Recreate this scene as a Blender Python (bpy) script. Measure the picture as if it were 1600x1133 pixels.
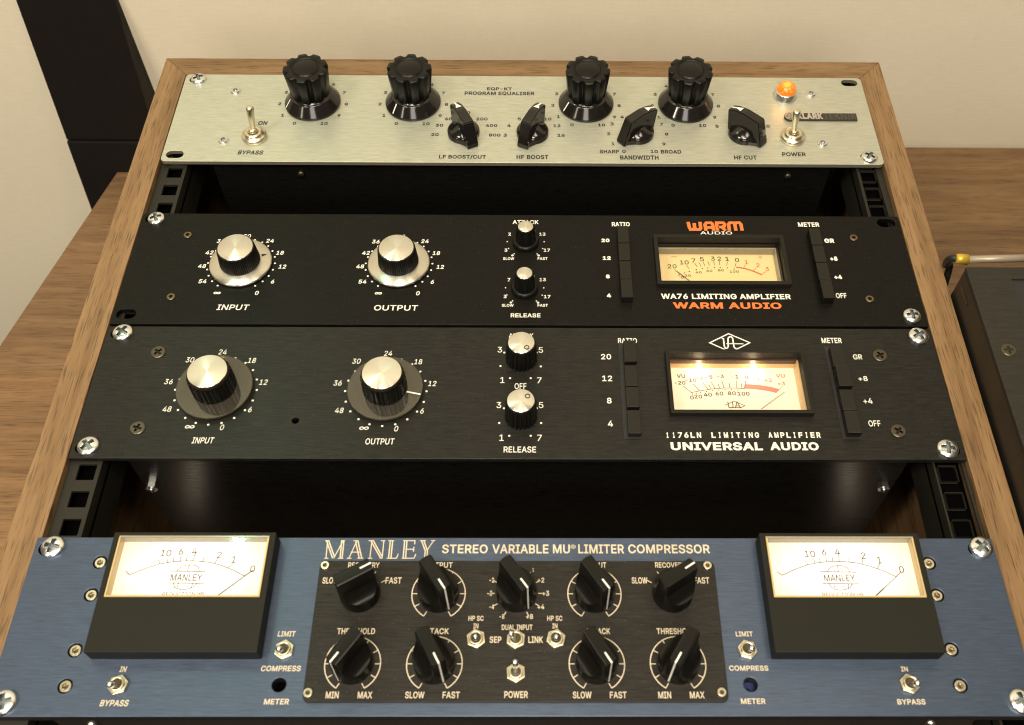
import bpy, bmesh, math, random
from mathutils import Vector, Matrix
random.seed(7)
for o in list(bpy.data.objects): bpy.data.objects.remove(o)
scene = bpy.context.scene
col = scene.collection
MM = 0.001
# ------------------------------------------------------------------ camera (rack frame: X right, Y up the rack face, Z out of it; mm)
CR = ((0.9999483872208768, -0.0030920747193109977, 0.00967791136029629),
      (0.0029869653800998273, -0.8209948411699335, -0.5709277964923032),
      (0.009710866706202866, 0.5709272369082323, -0.8209432314243956))
CC = (7.23068679, -570.76143147, 464.3489203)
CF, CX, CY = 1541.078, 847.838, 566.5
cam_d = bpy.data.cameras.new('camera'); cam = bpy.data.objects.new('camera', cam_d); col.objects.link(cam)
m = Matrix.Identity(4)
for i in range(3):
    m[i][0] = CR[0][i]; m[i][1] = -CR[1][i]; m[i][2] = -CR[2][i]; m[i][3] = CC[i] * MM
cam.matrix_world = m
cam_d.sensor_width = 36; cam_d.lens = CF / 1600 * 36; cam_d.shift_x = -(CX - 800) / 1600
cam_d.clip_start = 0.01; cam_d.clip_end = 30
cam_d.dof.use_dof = True; cam_d.dof.focus_distance = 0.62; cam_d.dof.aperture_fstop = 14
scene.camera = cam
# ------------------------------------------------------------------ world and lamps
w = bpy.data.worlds.new('World'); scene.world = w; w.use_nodes = True
w.node_tree.nodes['Background'].inputs[0].default_value = (1.0, 0.84, 0.62, 1)
w.node_tree.nodes['Background'].inputs[1].default_value = 0.12
def area(name, loc, target, sx, sy, energy, color):
    d = bpy.data.lights.new(name, 'AREA'); d.shape = 'RECTANGLE'; d.size = sx; d.size_y = sy; d.energy = energy; d.color = color
    o = bpy.data.objects.new(name, d); col.objects.link(o); o.location = loc
    o.rotation_euler = (Vector(target) - Vector(loc)).to_track_quat('-Z', 'Y').to_euler()
    return o
WARM = (1.0, 0.875, 0.675)
area('ceiling_lamp', (-0.15, -0.75, 1.75), (0, -0.2, 0), 0.5, 0.35, 10, WARM)
area('ceiling_lamp', (0.55, -0.55, 1.8), (0, -0.2, 0), 0.35, 0.35, 6, WARM)
area('ceiling_lamp', (0.05, -1.15, 1.75), (0.0, 0.15, 0.0), 0.6, 0.3, 19, WARM)
area('ceiling_lamp', (-0.9, -0.9, 1.6), (-0.5, 0.15, -0.2), 0.4, 0.3, 14, (1.0, 0.89, 0.74))
area('room_lamp', (-2.0, -2.0, 1.35), (0.0, 0.0, 0.0), 0.2, 1.0, 10, WARM)
area('room_lamp', (0.0, -2.3, 1.45), (0.0, 0.15, 0.1), 0.8, 0.9, 18, (1.0, 0.93, 0.84))
area('green_tube_lamp', (-0.43, 0.095, 0.92), (-0.2, -0.3, 0), 0.016, 0.09, 0.6, (0.42, 1.0, 0.68)).rotation_euler = (0, math.radians(-22), 0)
scene.view_settings.view_transform = 'Standard'; scene.view_settings.look = 'None'
scene.view_settings.exposure = 0.0; scene.view_settings.gamma = 1
scene.view_settings.use_curve_mapping = False
scene.cycles.use_denoising = True
scene.cycles.max_bounces = 10; scene.cycles.transparent_max_bounces = 16
scene.cycles.sample_clamp_indirect = 6; scene.cycles.filter_width = 1.15

# ------------------------------------------------------------------ survey: a point of the photo taken to the plane z (mm) it lies on
def pt(px, py, z=0.0):
    a, b = (px - CX) / CF, (py - CY) / CF
    d = [CR[0][i] * a + CR[1][i] * b + CR[2][i] for i in range(3)]
    s = (z - CC[2]) / d[2]
    return Vector((CC[0] + s * d[0], CC[1] + s * d[1], z))
def pty(px, py, Y):
    a, b = (px - CX) / CF, (py - CY) / CF
    d = [CR[0][i] * a + CR[1][i] * b + CR[2][i] for i in range(3)]
    s = (Y - CC[1]) / d[1]
    return Vector((CC[0] + s * d[0], Y, CC[2] + s * d[2]))

# ------------------------------------------------------------------ materials
def nd(nt, t, **k):
    n = nt.nodes.new(t)
    for a, v in k.items(): setattr(n, a, v)
    return n
def mat(name, color, rough=0.5, metal=0.0, spec=0.5, emit=None, estr=0.0, coat=0.0):
    mt = bpy.data.materials.new(name); mt.use_nodes = True
    b = mt.node_tree.nodes['Principled BSDF']
    b.inputs['Base Color'].default_value = (*color, 1); b.inputs['Roughness'].default_value = rough
    b.inputs['Metallic'].default_value = metal; b.inputs['Specular IOR Level'].default_value = spec
    b.inputs['Coat Weight'].default_value = coat; b.inputs['Coat Roughness'].default_value = 0.08
    if emit: b.inputs['Emission Color'].default_value = (*emit, 1); b.inputs['Emission Strength'].default_value = estr
    return mt
def coords(nt, scale, loc=(0, 0, 0), rot=(0, 0, 0)):
    tc = nd(nt, 'ShaderNodeTexCoord'); mp = nd(nt, 'ShaderNodeMapping')
    mp.inputs['Scale'].default_value = scale; mp.inputs['Location'].default_value = loc; mp.inputs['Rotation'].default_value = rot
    nt.links.new(tc.outputs['Object'], mp.inputs['Vector'])
    return mp.outputs['Vector']
def noise(nt, vec, scale=1.0, detail=3, rough=0.55):
    n = nd(nt, 'ShaderNodeTexNoise'); n.inputs['Scale'].default_value = scale; n.inputs['Detail'].default_value = detail
    n.inputs['Roughness'].default_value = rough
    nt.links.new(vec, n.inputs['Vector']); return n.outputs['Fac']
def ramp(nt, fac, stops):
    r = nd(nt, 'ShaderNodeValToRGB'); e = r.color_ramp.elements
    while len(e) < len(stops): e.new(0.5)
    for k, (p, c) in enumerate(stops):
        e[k].position = p; e[k].color = (*c, 1) if not isinstance(c, (int, float)) else (c, c, c, 1)
    nt.links.new(fac, r.inputs['Fac']); return r.outputs['Color']
def mixc(nt, a, b, fac, mode='MIX'):
    mx = nd(nt, 'ShaderNodeMix', data_type='RGBA', blend_type=mode)
    if isinstance(fac, (int, float)): mx.inputs[0].default_value = fac
    else: nt.links.new(fac, mx.inputs[0])
    for s, v in ((6, a), (7, b)):
        if isinstance(v, tuple): mx.inputs[s].default_value = (*v, 1)
        else: nt.links.new(v, mx.inputs[s])
    return mx.outputs[2]
def brushed(name, color, rough, metal, aniso=0.7, amp=0.25, dust=0.0, spec=0.5, bump=0.15, rvar=0.12):
    mt = mat(name, color, rough, metal, spec); nt = mt.node_tree; b = nt.nodes['Principled BSDF']
    f = noise(nt, coords(nt, (95, 1500, 1500)), 1, 4, 0.7)
    f2 = noise(nt, coords(nt, (9, 700, 700), (3, 1, 0)), 1, 3)
    lo = tuple(c * (1 - amp) for c in color); hi = tuple(c * (1 + amp) for c in color)
    c1 = ramp(nt, f, [(0.3, lo), (0.7, hi)])
    c2 = mixc(nt, c1, ramp(nt, f2, [(0.3, 1 - amp * .4), (0.7, 1.0)]), 1.0, 'MULTIPLY')
    if dust:
        d = noise(nt, coords(nt, (1500, 1500, 1500)), 1, 1)
        c2 = mixc(nt, c2, (0.35, 0.32, 0.26), ramp(nt, d, [(0.73, 0.0), (0.79, dust)]))
    nt.links.new(c2, b.inputs['Base Color'])
    rr = nd(nt, 'ShaderNodeMapRange'); rr.inputs['To Min'].default_value = rough - rvar; rr.inputs['To Max'].default_value = rough + rvar
    nt.links.new(f, rr.inputs['Value']); nt.links.new(rr.outputs[0], b.inputs['Roughness'])
    b.inputs['Anisotropic'].default_value = aniso; b.inputs['Anisotropic Rotation'].default_value = 0.25
    tg = nd(nt, 'ShaderNodeTangent', direction_type='UV_MAP', uv_map='UVMap'); nt.links.new(tg.outputs[0], b.inputs['Tangent'])
    bp = nd(nt, 'ShaderNodeBump'); bp.inputs['Strength'].default_value = bump; bp.inputs['Distance'].default_value = 0.00005
    nt.links.new(f, bp.inputs['Height']); nt.links.new(bp.outputs[0], b.inputs['Normal'])
    return mt
def spun(name, color, rough=0.25):
    mt = mat(name, color, rough, 1.0); nt = mt.node_tree; b = nt.nodes['Principled BSDF']
    tg = nd(nt, 'ShaderNodeTangent', direction_type='RADIAL', axis='Z'); nt.links.new(tg.outputs[0], b.inputs['Tangent'])
    b.inputs['Anisotropic'].default_value = 0.85; b.inputs['Anisotropic Rotation'].default_value = 0.25
    return mt
def wood(name, dark, mid, light, axis, s=1.0, rough=0.55, planks=False, pores=0.75):
    mt = mat(name, mid, rough); nt = mt.node_tree; b = nt.nodes['Principled BSDF']
    g = (6 * s, 110 * s, 60 * s) if axis == 'X' else (110 * s, 6 * s, 60 * s)
    p = (48 * s, 1150 * s, 300 * s) if axis == 'X' else (1150 * s, 48 * s, 300 * s)
    v = coords(nt, g)
    f = noise(nt, v, 1, 5, 0.6)
    c = ramp(nt, f, [(0.28, dark), (0.5, mid), (0.72, light)])
    fine = noise(nt, coords(nt, p), 1, 2, 0.6)
    c = mixc(nt, c, tuple(x * .36 for x in dark), ramp(nt, fine, [(0.53, 0.0), (0.66, pores)]))
    if planks:
        w2 = noise(nt, coords(nt, (0.6, 9, 1), (2, 4, 0)), 1, 2)
        c = mixc(nt, c, ramp(nt, w2, [(0.35, 0.72), (0.65, 1.1)]), 1.0, 'MULTIPLY')
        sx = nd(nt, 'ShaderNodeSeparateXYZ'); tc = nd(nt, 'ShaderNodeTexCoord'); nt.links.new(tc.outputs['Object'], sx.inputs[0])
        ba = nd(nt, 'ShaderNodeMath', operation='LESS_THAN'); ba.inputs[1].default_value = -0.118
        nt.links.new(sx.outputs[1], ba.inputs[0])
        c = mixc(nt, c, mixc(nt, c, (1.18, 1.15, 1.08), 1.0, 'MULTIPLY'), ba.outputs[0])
    nt.links.new(c, b.inputs['Base Color'])
    bp = nd(nt, 'ShaderNodeBump'); bp.inputs['Strength'].default_value = 0.25; bp.inputs['Distance'].default_value = 0.0003
    nt.links.new(fine, bp.inputs['Height']); nt.links.new(bp.outputs[0], b.inputs['Normal'])
    return mt
def grainy(name, color, rough, spec=0.5, scale=2500, bump=0.2, var=0.15):
    mt = mat(name, color, rough, 0, spec); nt = mt.node_tree; b = nt.nodes['Principled BSDF']
    f = noise(nt, coords(nt, (scale,) * 3), 1, 2)
    big = noise(nt, coords(nt, (60, 60, 60)), 1, 3)
    rr = nd(nt, 'ShaderNodeMapRange'); rr.inputs['To Min'].default_value = rough - var; rr.inputs['To Max'].default_value = rough + var
    nt.links.new(big, rr.inputs['Value']); nt.links.new(rr.outputs[0], b.inputs['Roughness'])
    bp = nd(nt, 'ShaderNodeBump'); bp.inputs['Strength'].default_value = bump; bp.inputs['Distance'].default_value = 0.00008
    nt.links.new(f, bp.inputs['Height']); nt.links.new(bp.outputs[0], b.inputs['Normal'])
    return mt

M = {}
M['rack_wood_y'] = wood('rack veneer upright', (0.145, 0.078, 0.031), (0.225, 0.130, 0.056), (0.29, 0.175, 0.082), 'Y')
M['rack_wood_x'] = wood('rack veneer rail', (0.125, 0.066, 0.027), (0.20, 0.115, 0.050), (0.26, 0.157, 0.073), 'X')
M['desk_wood'] = wood('desk walnut laminate', (0.12, 0.062, 0.026), (0.195, 0.109, 0.050), (0.26, 0.155, 0.076), 'X', 0.85, 0.5, True, 0.6)
M['silver'] = brushed('champagne brushed aluminium', (0.50, 0.505, 0.415), 0.42, 0.55, 0.6, 0.17, 0.0)
M['black_a'] = brushed('black brushed anodised', (0.0045, 0.0042, 0.003), 0.38, 0.0, 0.6, 0.8, 0.4, 0.16, 0.3)
M['black_b'] = brushed('grey black brushed anodised', (0.0110, 0.0104, 0.0083), 0.38, 0.0, 0.6, 0.9, 0.3, 0.27, 0.3)
M['black_c'] = brushed('brown black brushed anodised', (0.0138, 0.0114, 0.0084), 0.40, 0.0, 0.6, 0.8, 0.3, 0.27, 0.3)
M['plate'] = brushed('grey brushed device plate', (0.021, 0.0195, 0.0145), 0.42, 0.0, 0.6, 0.5, 0.1, 0.35)
M['blue'] = brushed('blue brushed anodised', (0.062, 0.088, 0.142), 0.38, 0.5, 0.65, 0.21, 0.0, 0.5)
M['edge_dark'] = mat('dark panel edge', (0.012, 0.012, 0.013), 0.5)
M['edge_silver'] = mat('cut aluminium edge', (0.30, 0.27, 0.20), 0.45, 0.6)
M['steel_black'] = grainy('black painted steel', (0.012, 0.0115, 0.010), 0.42, 0.5, 900, 0.3)
M['rail'] = grainy('black zinc rail', (0.0175, 0.016, 0.0115), 0.55, 0.3, 1500, 0.3)
M['chassis'] = brushed('satin black chassis', (0.005, 0.0047, 0.0042), 0.30, 0.0, 0.5, 0.5, 0.3, 0.4)
M['plastic'] = grainy('satin black plastic', (0.0048, 0.0046, 0.0036), 0.34, 0.25, 3000, 0.1, 0.08)
M['gloss'] = mat('glossy black bakelite', (0.010, 0.0085, 0.0075), 0.13, 0, 0.5)
M['meter_plastic'] = grainy('matt black meter case', (0.0105, 0.0098, 0.0065), 0.55, 0.24, 2600, 0.25, 0.08)
M['button'] = mat('black button plastic', (0.0065, 0.0058, 0.0042), 0.27, spec=0.38)
M['ink_white'] = mat('white print', (0.80, 0.78, 0.70), 0.6)
M['ink_badge'] = mat('badge silver letters', (0.45, 0.42, 0.36), 0.4, 0.3)
M['ink_badge_dim'] = mat('badge dim letters', (0.20, 0.18, 0.145), 0.4, 0.3)
M['badge'] = mat('badge dark plate', (0.03, 0.026, 0.02), 0.4)
M['ink_cream'] = mat('cream print', (0.66, 0.57, 0.43), 0.6)
M['ink_orange'] = mat('orange print', (0.78, 0.17, 0.035), 0.6)
M['ink_black'] = mat('black print', (0.015, 0.014, 0.012), 0.6)
M['ink_brown'] = mat('brown scale print', (0.06, 0.038, 0.02), 0.8, spec=0.1)
M['ink_pale'] = mat('dark brown scale print', (0.07, 0.035, 0.014), 0.8, spec=0.05)  # dark brown ink on the backlit dials
M['ink_red'] = mat('red scale print', (0.62, 0.09, 0.06), 0.7)
M['ink_pink'] = mat('pale red scale print', (0.72, 0.20, 0.15), 0.7)
M['white_line'] = mat('white pointer line', (0.85, 0.83, 0.78), 0.5)
M['cap'] = spun('spun aluminium cap', (0.79, 0.78, 0.72), 0.27)
M['alu'] = spun('turned aluminium skirt', (0.74, 0.72, 0.65), 0.32)
M['chrome'] = mat('bright zinc plating', (0.78, 0.80, 0.80), 0.27, 1.0)
M['nickel'] = mat('warm nickel plating', (0.80, 0.73, 0.56), 0.30, 1.0)
M['recess'] = mat('zinc recess shade', (0.30, 0.33, 0.34), 0.4, 1.0)
M['screw_dark'] = mat('black oxide screw', (0.10, 0.085, 0.06), 0.35, 0.8)
M['screw_brown'] = mat('bronzed socket screw', (0.22, 0.17, 0.11), 0.35, 1.0)
M['hole'] = mat('black recess shade', (0.002, 0.002, 0.002), 0.9, spec=0.0)
M['smoke'] = mat('smoked acrylic', (0.10, 0.09, 0.065), 0.06, 0, 0.5)
M['trim_blue'] = mat('blue trimmer', (0.006, 0.016, 0.10), 0.4)
M['cream_dial'] = mat('cream dial card', (0.80, 0.62, 0.30), 0.7, emit=(0.80, 0.58, 0.26), estr=0.10)  # faint emission adds glow to a dial that has no lamp
M['warm_dial'] = mat('lamp lit dial card', (0.78, 0.66, 0.54), 0.7, emit=(1.0, 0.68, 0.44), estr=0.27)
M['sleeve'] = mat('dark brown meter sleeve', (0.06, 0.035, 0.02), 0.35)
M['sleeve_clear'] = mat('amber clear meter sleeve', (0.55, 0.40, 0.18), 0.25)
M['lens_rim'] = mat('clear lens rim', (0.30, 0.27, 0.19), 0.15)
M['cable'] = mat('black cable rubber', (0.012, 0.011, 0.010), 0.5)
M['gold'] = mat('yellow collar', (0.62, 0.42, 0.05), 0.35, 0.5)
M['bulb'] = mat('glowing bulb', (1, 0.8, 0.5), 0.5, emit=(1.0, 0.76, 0.46), estr=22)
def glass_mat(name, tint=(1, 1, 1), gl=0.06):
    mt = bpy.data.materials.new(name); mt.use_nodes = True; nt = mt.node_tree; nt.nodes.remove(nt.nodes['Principled BSDF'])
    t = nd(nt, 'ShaderNodeBsdfTransparent'); t.inputs[0].default_value = (*tint, 1)
    g = nd(nt, 'ShaderNodeBsdfGlossy'); g.inputs['Roughness'].default_value = 0.04
    lw = nd(nt, 'ShaderNodeLayerWeight'); lw.inputs['Blend'].default_value = 0.25
    mr = nd(nt, 'ShaderNodeMapRange'); mr.inputs['To Min'].default_value = gl * .5; mr.inputs['To Max'].default_value = min(1, gl * 6)
    mx = nd(nt, 'ShaderNodeMixShader')
    nt.links.new(lw.outputs['Fresnel'], mr.inputs['Value']); nt.links.new(mr.outputs[0], mx.inputs[0])
    nt.links.new(t.outputs[0], mx.inputs[1]); nt.links.new(g.outputs[0], mx.inputs[2])
    nt.links.new(mx.outputs[0], nt.nodes['Material Output'].inputs['Surface']); return mt
M['glass'] = glass_mat('clear meter glass')
M['acrylic'] = glass_mat('smoked acrylic disc', (0.62, 0.58, 0.48), 0.17)
def haze_acrylic(mt):
    nt = mt.node_tree; out = nt.nodes['Material Output']; src = out.inputs['Surface'].links[0].from_socket
    d = nd(nt, 'ShaderNodeBsdfDiffuse'); d.inputs[0].default_value = (0.12, 0.11, 0.085, 1); mx = nd(nt, 'ShaderNodeMixShader'); mx.inputs[0].default_value = 0.22
    nt.links.new(src, mx.inputs[1]); nt.links.new(d.outputs[0], mx.inputs[2]); nt.links.new(mx.outputs[0], out.inputs['Surface'])
haze_acrylic(M['acrylic'])
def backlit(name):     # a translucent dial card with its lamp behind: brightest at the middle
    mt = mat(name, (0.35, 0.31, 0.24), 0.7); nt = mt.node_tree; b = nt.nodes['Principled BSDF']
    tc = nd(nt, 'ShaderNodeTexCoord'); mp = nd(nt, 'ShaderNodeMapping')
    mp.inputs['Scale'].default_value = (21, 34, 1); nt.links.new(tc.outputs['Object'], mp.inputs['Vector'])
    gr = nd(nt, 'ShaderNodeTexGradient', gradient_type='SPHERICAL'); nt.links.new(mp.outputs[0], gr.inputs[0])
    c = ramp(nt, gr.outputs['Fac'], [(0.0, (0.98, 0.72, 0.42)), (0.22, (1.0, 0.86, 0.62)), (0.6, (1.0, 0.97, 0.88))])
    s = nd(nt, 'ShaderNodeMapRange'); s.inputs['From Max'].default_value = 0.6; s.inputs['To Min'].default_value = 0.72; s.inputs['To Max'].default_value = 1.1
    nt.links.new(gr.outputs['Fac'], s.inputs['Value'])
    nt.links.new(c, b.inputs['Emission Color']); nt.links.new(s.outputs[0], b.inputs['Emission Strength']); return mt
M['backlit'] = backlit('backlit dial card')
def amber_mat():
    mt = mat('amber jewel', (0.8, 0.20, 0.015), 0.12, emit=(1.0, 0.30, 0.03), estr=0.62, coat=0.6); nt = mt.node_tree; b = nt.nodes['Principled BSDF']
    v = nd(nt, 'ShaderNodeTexVoronoi'); v.inputs['Scale'].default_value = 420
    tc = nd(nt, 'ShaderNodeTexCoord'); nt.links.new(tc.outputs['Object'], v.inputs['Vector'])
    c = ramp(nt, v.outputs['Distance'], [(0.06, (1.0, 0.55, 0.14)), (0.24, (0.95, 0.22, 0.012)), (0.5, (0.42, 0.05, 0.003))])
    nt.links.new(c, b.inputs['Emission Color'])
    bp = nd(nt, 'ShaderNodeBump'); bp.inputs['Strength'].default_value = 0.5; bp.inputs['Distance'].default_value = 0.001
    nt.links.new(v.outputs['Distance'], bp.inputs['Height']); nt.links.new(bp.outputs[0], b.inputs['Normal']); return mt
M['amber'] = amber_mat()
def wall_mat():
    mt = mat('woven cream wallpaper', (0.74, 0.66, 0.51), 0.85, spec=0.2); nt = mt.node_tree; b = nt.nodes['Principled BSDF']
    a = noise(nt, coords(nt, (60, 60, 700)), 1, 3); c2 = noise(nt, coords(nt, (700, 60, 60)), 1, 3)
    big = noise(nt, coords(nt, (3, 3, 5)), 1, 3)
    c = mixc(nt, ramp(nt, a, [(0.3, (0.765, 0.70, 0.555)), (0.7, (0.815, 0.75, 0.60))]), ramp(nt, c2, [(0.3, 0.96), (0.7, 1.0)]), 1.0, 'MULTIPLY')
    c = mixc(nt, c, ramp(nt, big, [(0.3, 0.97), (0.7, 1.0)]), 1.0, 'MULTIPLY')
    nt.links.new(c, b.inputs['Base Color']); return mt
M['wall'] = wall_mat()
def perforated():
    mt = mat('perforated black steel', (0.014, 0.013, 0.012), 0.4); nt = mt.node_tree; b = nt.nodes['Principled BSDF']
    v = nd(nt, 'ShaderNodeTexVoronoi'); v.inputs['Scale'].default_value = 330; v.inputs['Randomness'].default_value = 0
    nt.links.new(coords(nt, (1, 1, 1)), v.inputs['Vector'])
    nt.links.new(ramp(nt, v.outputs['Distance'], [(0.3, (0.001, 0.001, 0.001)), (0.36, (0.03, 0.028, 0.025))]), b.inputs['Base Color']); return mt
M['perforated'] = perforated()

# ------------------------------------------------------------------ mesh helpers (all in mm)
class MB:
    def __init__(s): s.v = []; s.f = []; s.sm = []; s.mi = []
    def add(s, vs, fs, smooth=False, mi=0):
        n = len(s.v); s.v += [tuple(v) for v in vs]
        for f in fs: s.f.append([i + n for i in f]); s.sm.append(smooth); s.mi.append(mi)
        return s
    def box(s, x0, x1, y0, y1, z0, z1, bev=0.0, mi=0, seg=2):
        bm = bmesh.new(); bmesh.ops.create_cube(bm, size=1)
        for v in bm.verts: v.co = ((x0 + x1) / 2 + v.co.x * (x1 - x0), (y0 + y1) / 2 + v.co.y * (y1 - y0), (z0 + z1) / 2 + v.co.z * (z1 - z0))
        if bev: bmesh.ops.bevel(bm, geom=bm.edges[:], offset=bev, segments=seg, affect='EDGES', profile=0.6)
        return s.bm(bm, mi=mi)
    def bm(s, bm, smooth=False, mi=0):
        bm.verts.index_update()
        s.add([v.co[:] for v in bm.verts], [[v.index for v in f.verts] for f in bm.faces], smooth, mi); bm.free(); return s
    def prism(s, poly, z0, z1, bev=0.0, mi=0):
        bm = bmesh.new(); n = len(poly)
        lo = [bm.verts.new((p[0], p[1], z0)) for p in poly]; hi = [bm.verts.new((p[0], p[1], z1)) for p in poly]
        bm.faces.new(hi); bm.faces.new(lo[::-1])
        for i in range(n): bm.faces.new((lo[i], lo[(i + 1) % n], hi[(i + 1) % n], hi[i]))
        bmesh.ops.recalc_face_normals(bm, faces=bm.faces[:])
        if bev: bmesh.ops.bevel(bm, geom=bm.edges[:], offset=bev, segments=2, affect='EDGES', profile=0.6)
        return s.bm(bm, mi=mi)
    def lathe(s, prof, seg=48, smooth=True, cap0=False, cap1=True, c=(0, 0, 0), mod=None, mi=0):
        vs = []; fs = []
        for (r, z) in prof:
            for k in range(seg):
                a = 2 * math.pi * k / seg; rr = mod(r, z, k, a) if mod else r
                vs.append((c[0] + rr * math.cos(a), c[1] + rr * math.sin(a), c[2] + z))
        for i in range(len(prof) - 1):
            for k in range(seg):
                j = (k + 1) % seg; fs.append((i * seg + k, i * seg + j, (i + 1) * seg + j, (i + 1) * seg + k))
        s.add(vs, fs, smooth, mi)
        n = len(s.v) - len(vs)
        if cap1: s.f.append([n + (len(prof) - 1) * seg + k for k in range(seg)]); s.sm.append(False); s.mi.append(mi)
        if cap0: s.f.append([n + k for k in range(seg)][::-1]); s.sm.append(False); s.mi.append(mi)
        return s
    def tube(s, path, rad, seg=12, smooth=True):
        P = [Vector(p) for p in path]; rings = []
        rads = rad if isinstance(rad, (list, tuple)) else [rad] * len(P)
        up = Vector((0.13, 0.21, 0.97)).normalized()
        for i, p in enumerate(P):
            t = (P[min(i + 1, len(P) - 1)] - P[max(i - 1, 0)]).normalized()
            a = t.cross(up)
            if a.length < 1e-3: a = t.cross(Vector((1, 0, 0)))
            a.normalize(); b = t.cross(a)
            rings.append([p + (a * math.cos(q) + b * math.sin(q)) * rads[i] for q in (2 * math.pi * k / seg for k in range(seg))])
        vs = [v for r in rings for v in r]; fs = []
        for i in range(len(P) - 1):
            for k in range(seg):
                j = (k + 1) % seg; fs.append((i * seg + k, (i + 1) * seg + k, (i + 1) * seg + j, i * seg + j))
        fs.append(list(range(seg))); fs.append([(len(P) - 1) * seg + k for k in range(seg)][::-1])
        return s.add(vs, fs, smooth)
    def stroke(s, path, wd, z, closed=False):         # a flat printed line with square ends
        P = [Vector((p[0], p[1])) for p in path]; n = len(P); L = []; Rr = []
        for i in range(n):
            a = P[i - 1] if (i > 0 or closed) else None; b = P[(i + 1) % n] if (i < n - 1 or closed) else None
            t1 = (P[i] - a).normalized() if a is not None else None; t2 = (b - P[i]).normalized() if b is not None else None
            t = t1 if t2 is None else t2 if t1 is None else (t1 + t2)
            if t.length < 1e-4: t = t2
            t = t.normalized(); nn = Vector((-t.y, t.x)); k = 1.0
            if t1 is not None and t2 is not None: k = 1 / max(0.5, nn.dot(Vector((-t1.y, t1.x))))
            L.append(P[i] + nn * wd / 2 * k); Rr.append(P[i] - nn * wd / 2 * k)
        vs = [(p.x, p.y, z) for p in L] + [(p.x, p.y, z) for p in Rr]; fs = []
        for i in range(n if closed else n - 1):
            j = (i + 1) % n; fs.append((n + i, n + j, j, i))
        return s.add(vs, fs)
    def disc(s, c, r, z, seg=16):
        return s.add([(c[0] + r * math.cos(2 * math.pi * k / seg), c[1] + r * math.sin(2 * math.pi * k / seg), z) for k in range(seg)], [list(range(seg))])
    def mesh(s, name, mats, uv=False):
        me = bpy.data.meshes.new(name); me.from_pydata([(v[0] * MM, v[1] * MM, v[2] * MM) for v in s.v], [], s.f)
        me.polygons.foreach_set('use_smooth', s.sm); me.polygons.foreach_set('material_index', s.mi)
        for mt in (mats if isinstance(mats, (list, tuple)) else [mats]): me.materials.append(M[mt] if isinstance(mt, str) else mt)
        if uv:
            l = me.uv_layers.new(name='UVMap')
            for lp in me.loops: c = me.vertices[lp.vertex_index].co; l.data[lp.index].uv = (c.x * 2 + .5, c.y * 2 + .5 + c.z * .5)
        me.update(); return me
def curve_solid(loops, z0, z1, bev=0.25, mi_side=0):     # a plate with holes: MB of the filled outline
    cu = bpy.data.curves.new('plate', 'CURVE'); cu.dimensions = '2D'; cu.fill_mode = 'BOTH'
    h = (z1 - z0) / 2; cu.extrude = max(h - bev, 0.01); cu.bevel_depth = bev; cu.bevel_resolution = 1; cu.offset = -bev
    for lp in loops:
        sp = cu.splines.new('POLY'); sp.points.add(len(lp) - 1); sp.use_cyclic_u = True
        for i, p in enumerate(lp): sp.points[i].co = (p[0], p[1], 0, 1)
    o = bpy.data.objects.new('plate', cu); col.objects.link(o); bpy.context.view_layer.update()
    me = bpy.data.meshes.new_from_object(o.evaluated_get(bpy.context.evaluated_depsgraph_get()))
    b = MB()
    zc = (z0 + z1) / 2
    for p in me.polygons:
        pass
    b.v = [(v.co.x, v.co.y, v.co.z + zc) for v in me.vertices]
    for p in me.polygons:
        b.f.append(list(p.vertices)); b.sm.append(False); b.mi.append(0 if abs(p.normal.z) > 0.2 else mi_side)
    bpy.data.objects.remove(o); bpy.data.curves.remove(cu); bpy.data.meshes.remove(me)
    return b
def rrect(x0, x1, y0, y1, r, n=5):
    if r <= 0: return [(x0, y0), (x1, y0), (x1, y1), (x0, y1)]
    out = []
    for cx, cy, a0 in ((x1 - r, y0 + r, -90), (x1 - r, y1 - r, 0), (x0 + r, y1 - r, 90), (x0 + r, y0 + r, 180)):
        for k in range(n + 1):
            a = math.radians(a0 + 90 * k / n); out.append((cx + r * math.cos(a), cy + r * math.sin(a)))
    return out
def circle(cx, cy, r, n=24): return [(cx + r * math.cos(2 * math.pi * k / n), cy + r * math.sin(2 * math.pi * k / n)) for k in range(n)]
GL = {}
def plain_font():        # Blender's own interface font; the built-in one where that is missing
    import os
    try: return bpy.data.fonts.load(os.path.join(bpy.utils.resource_path('LOCAL'), 'datafiles', 'fonts', 'Inter.woff2'))
    except Exception: return None
FONT = plain_font()
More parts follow.
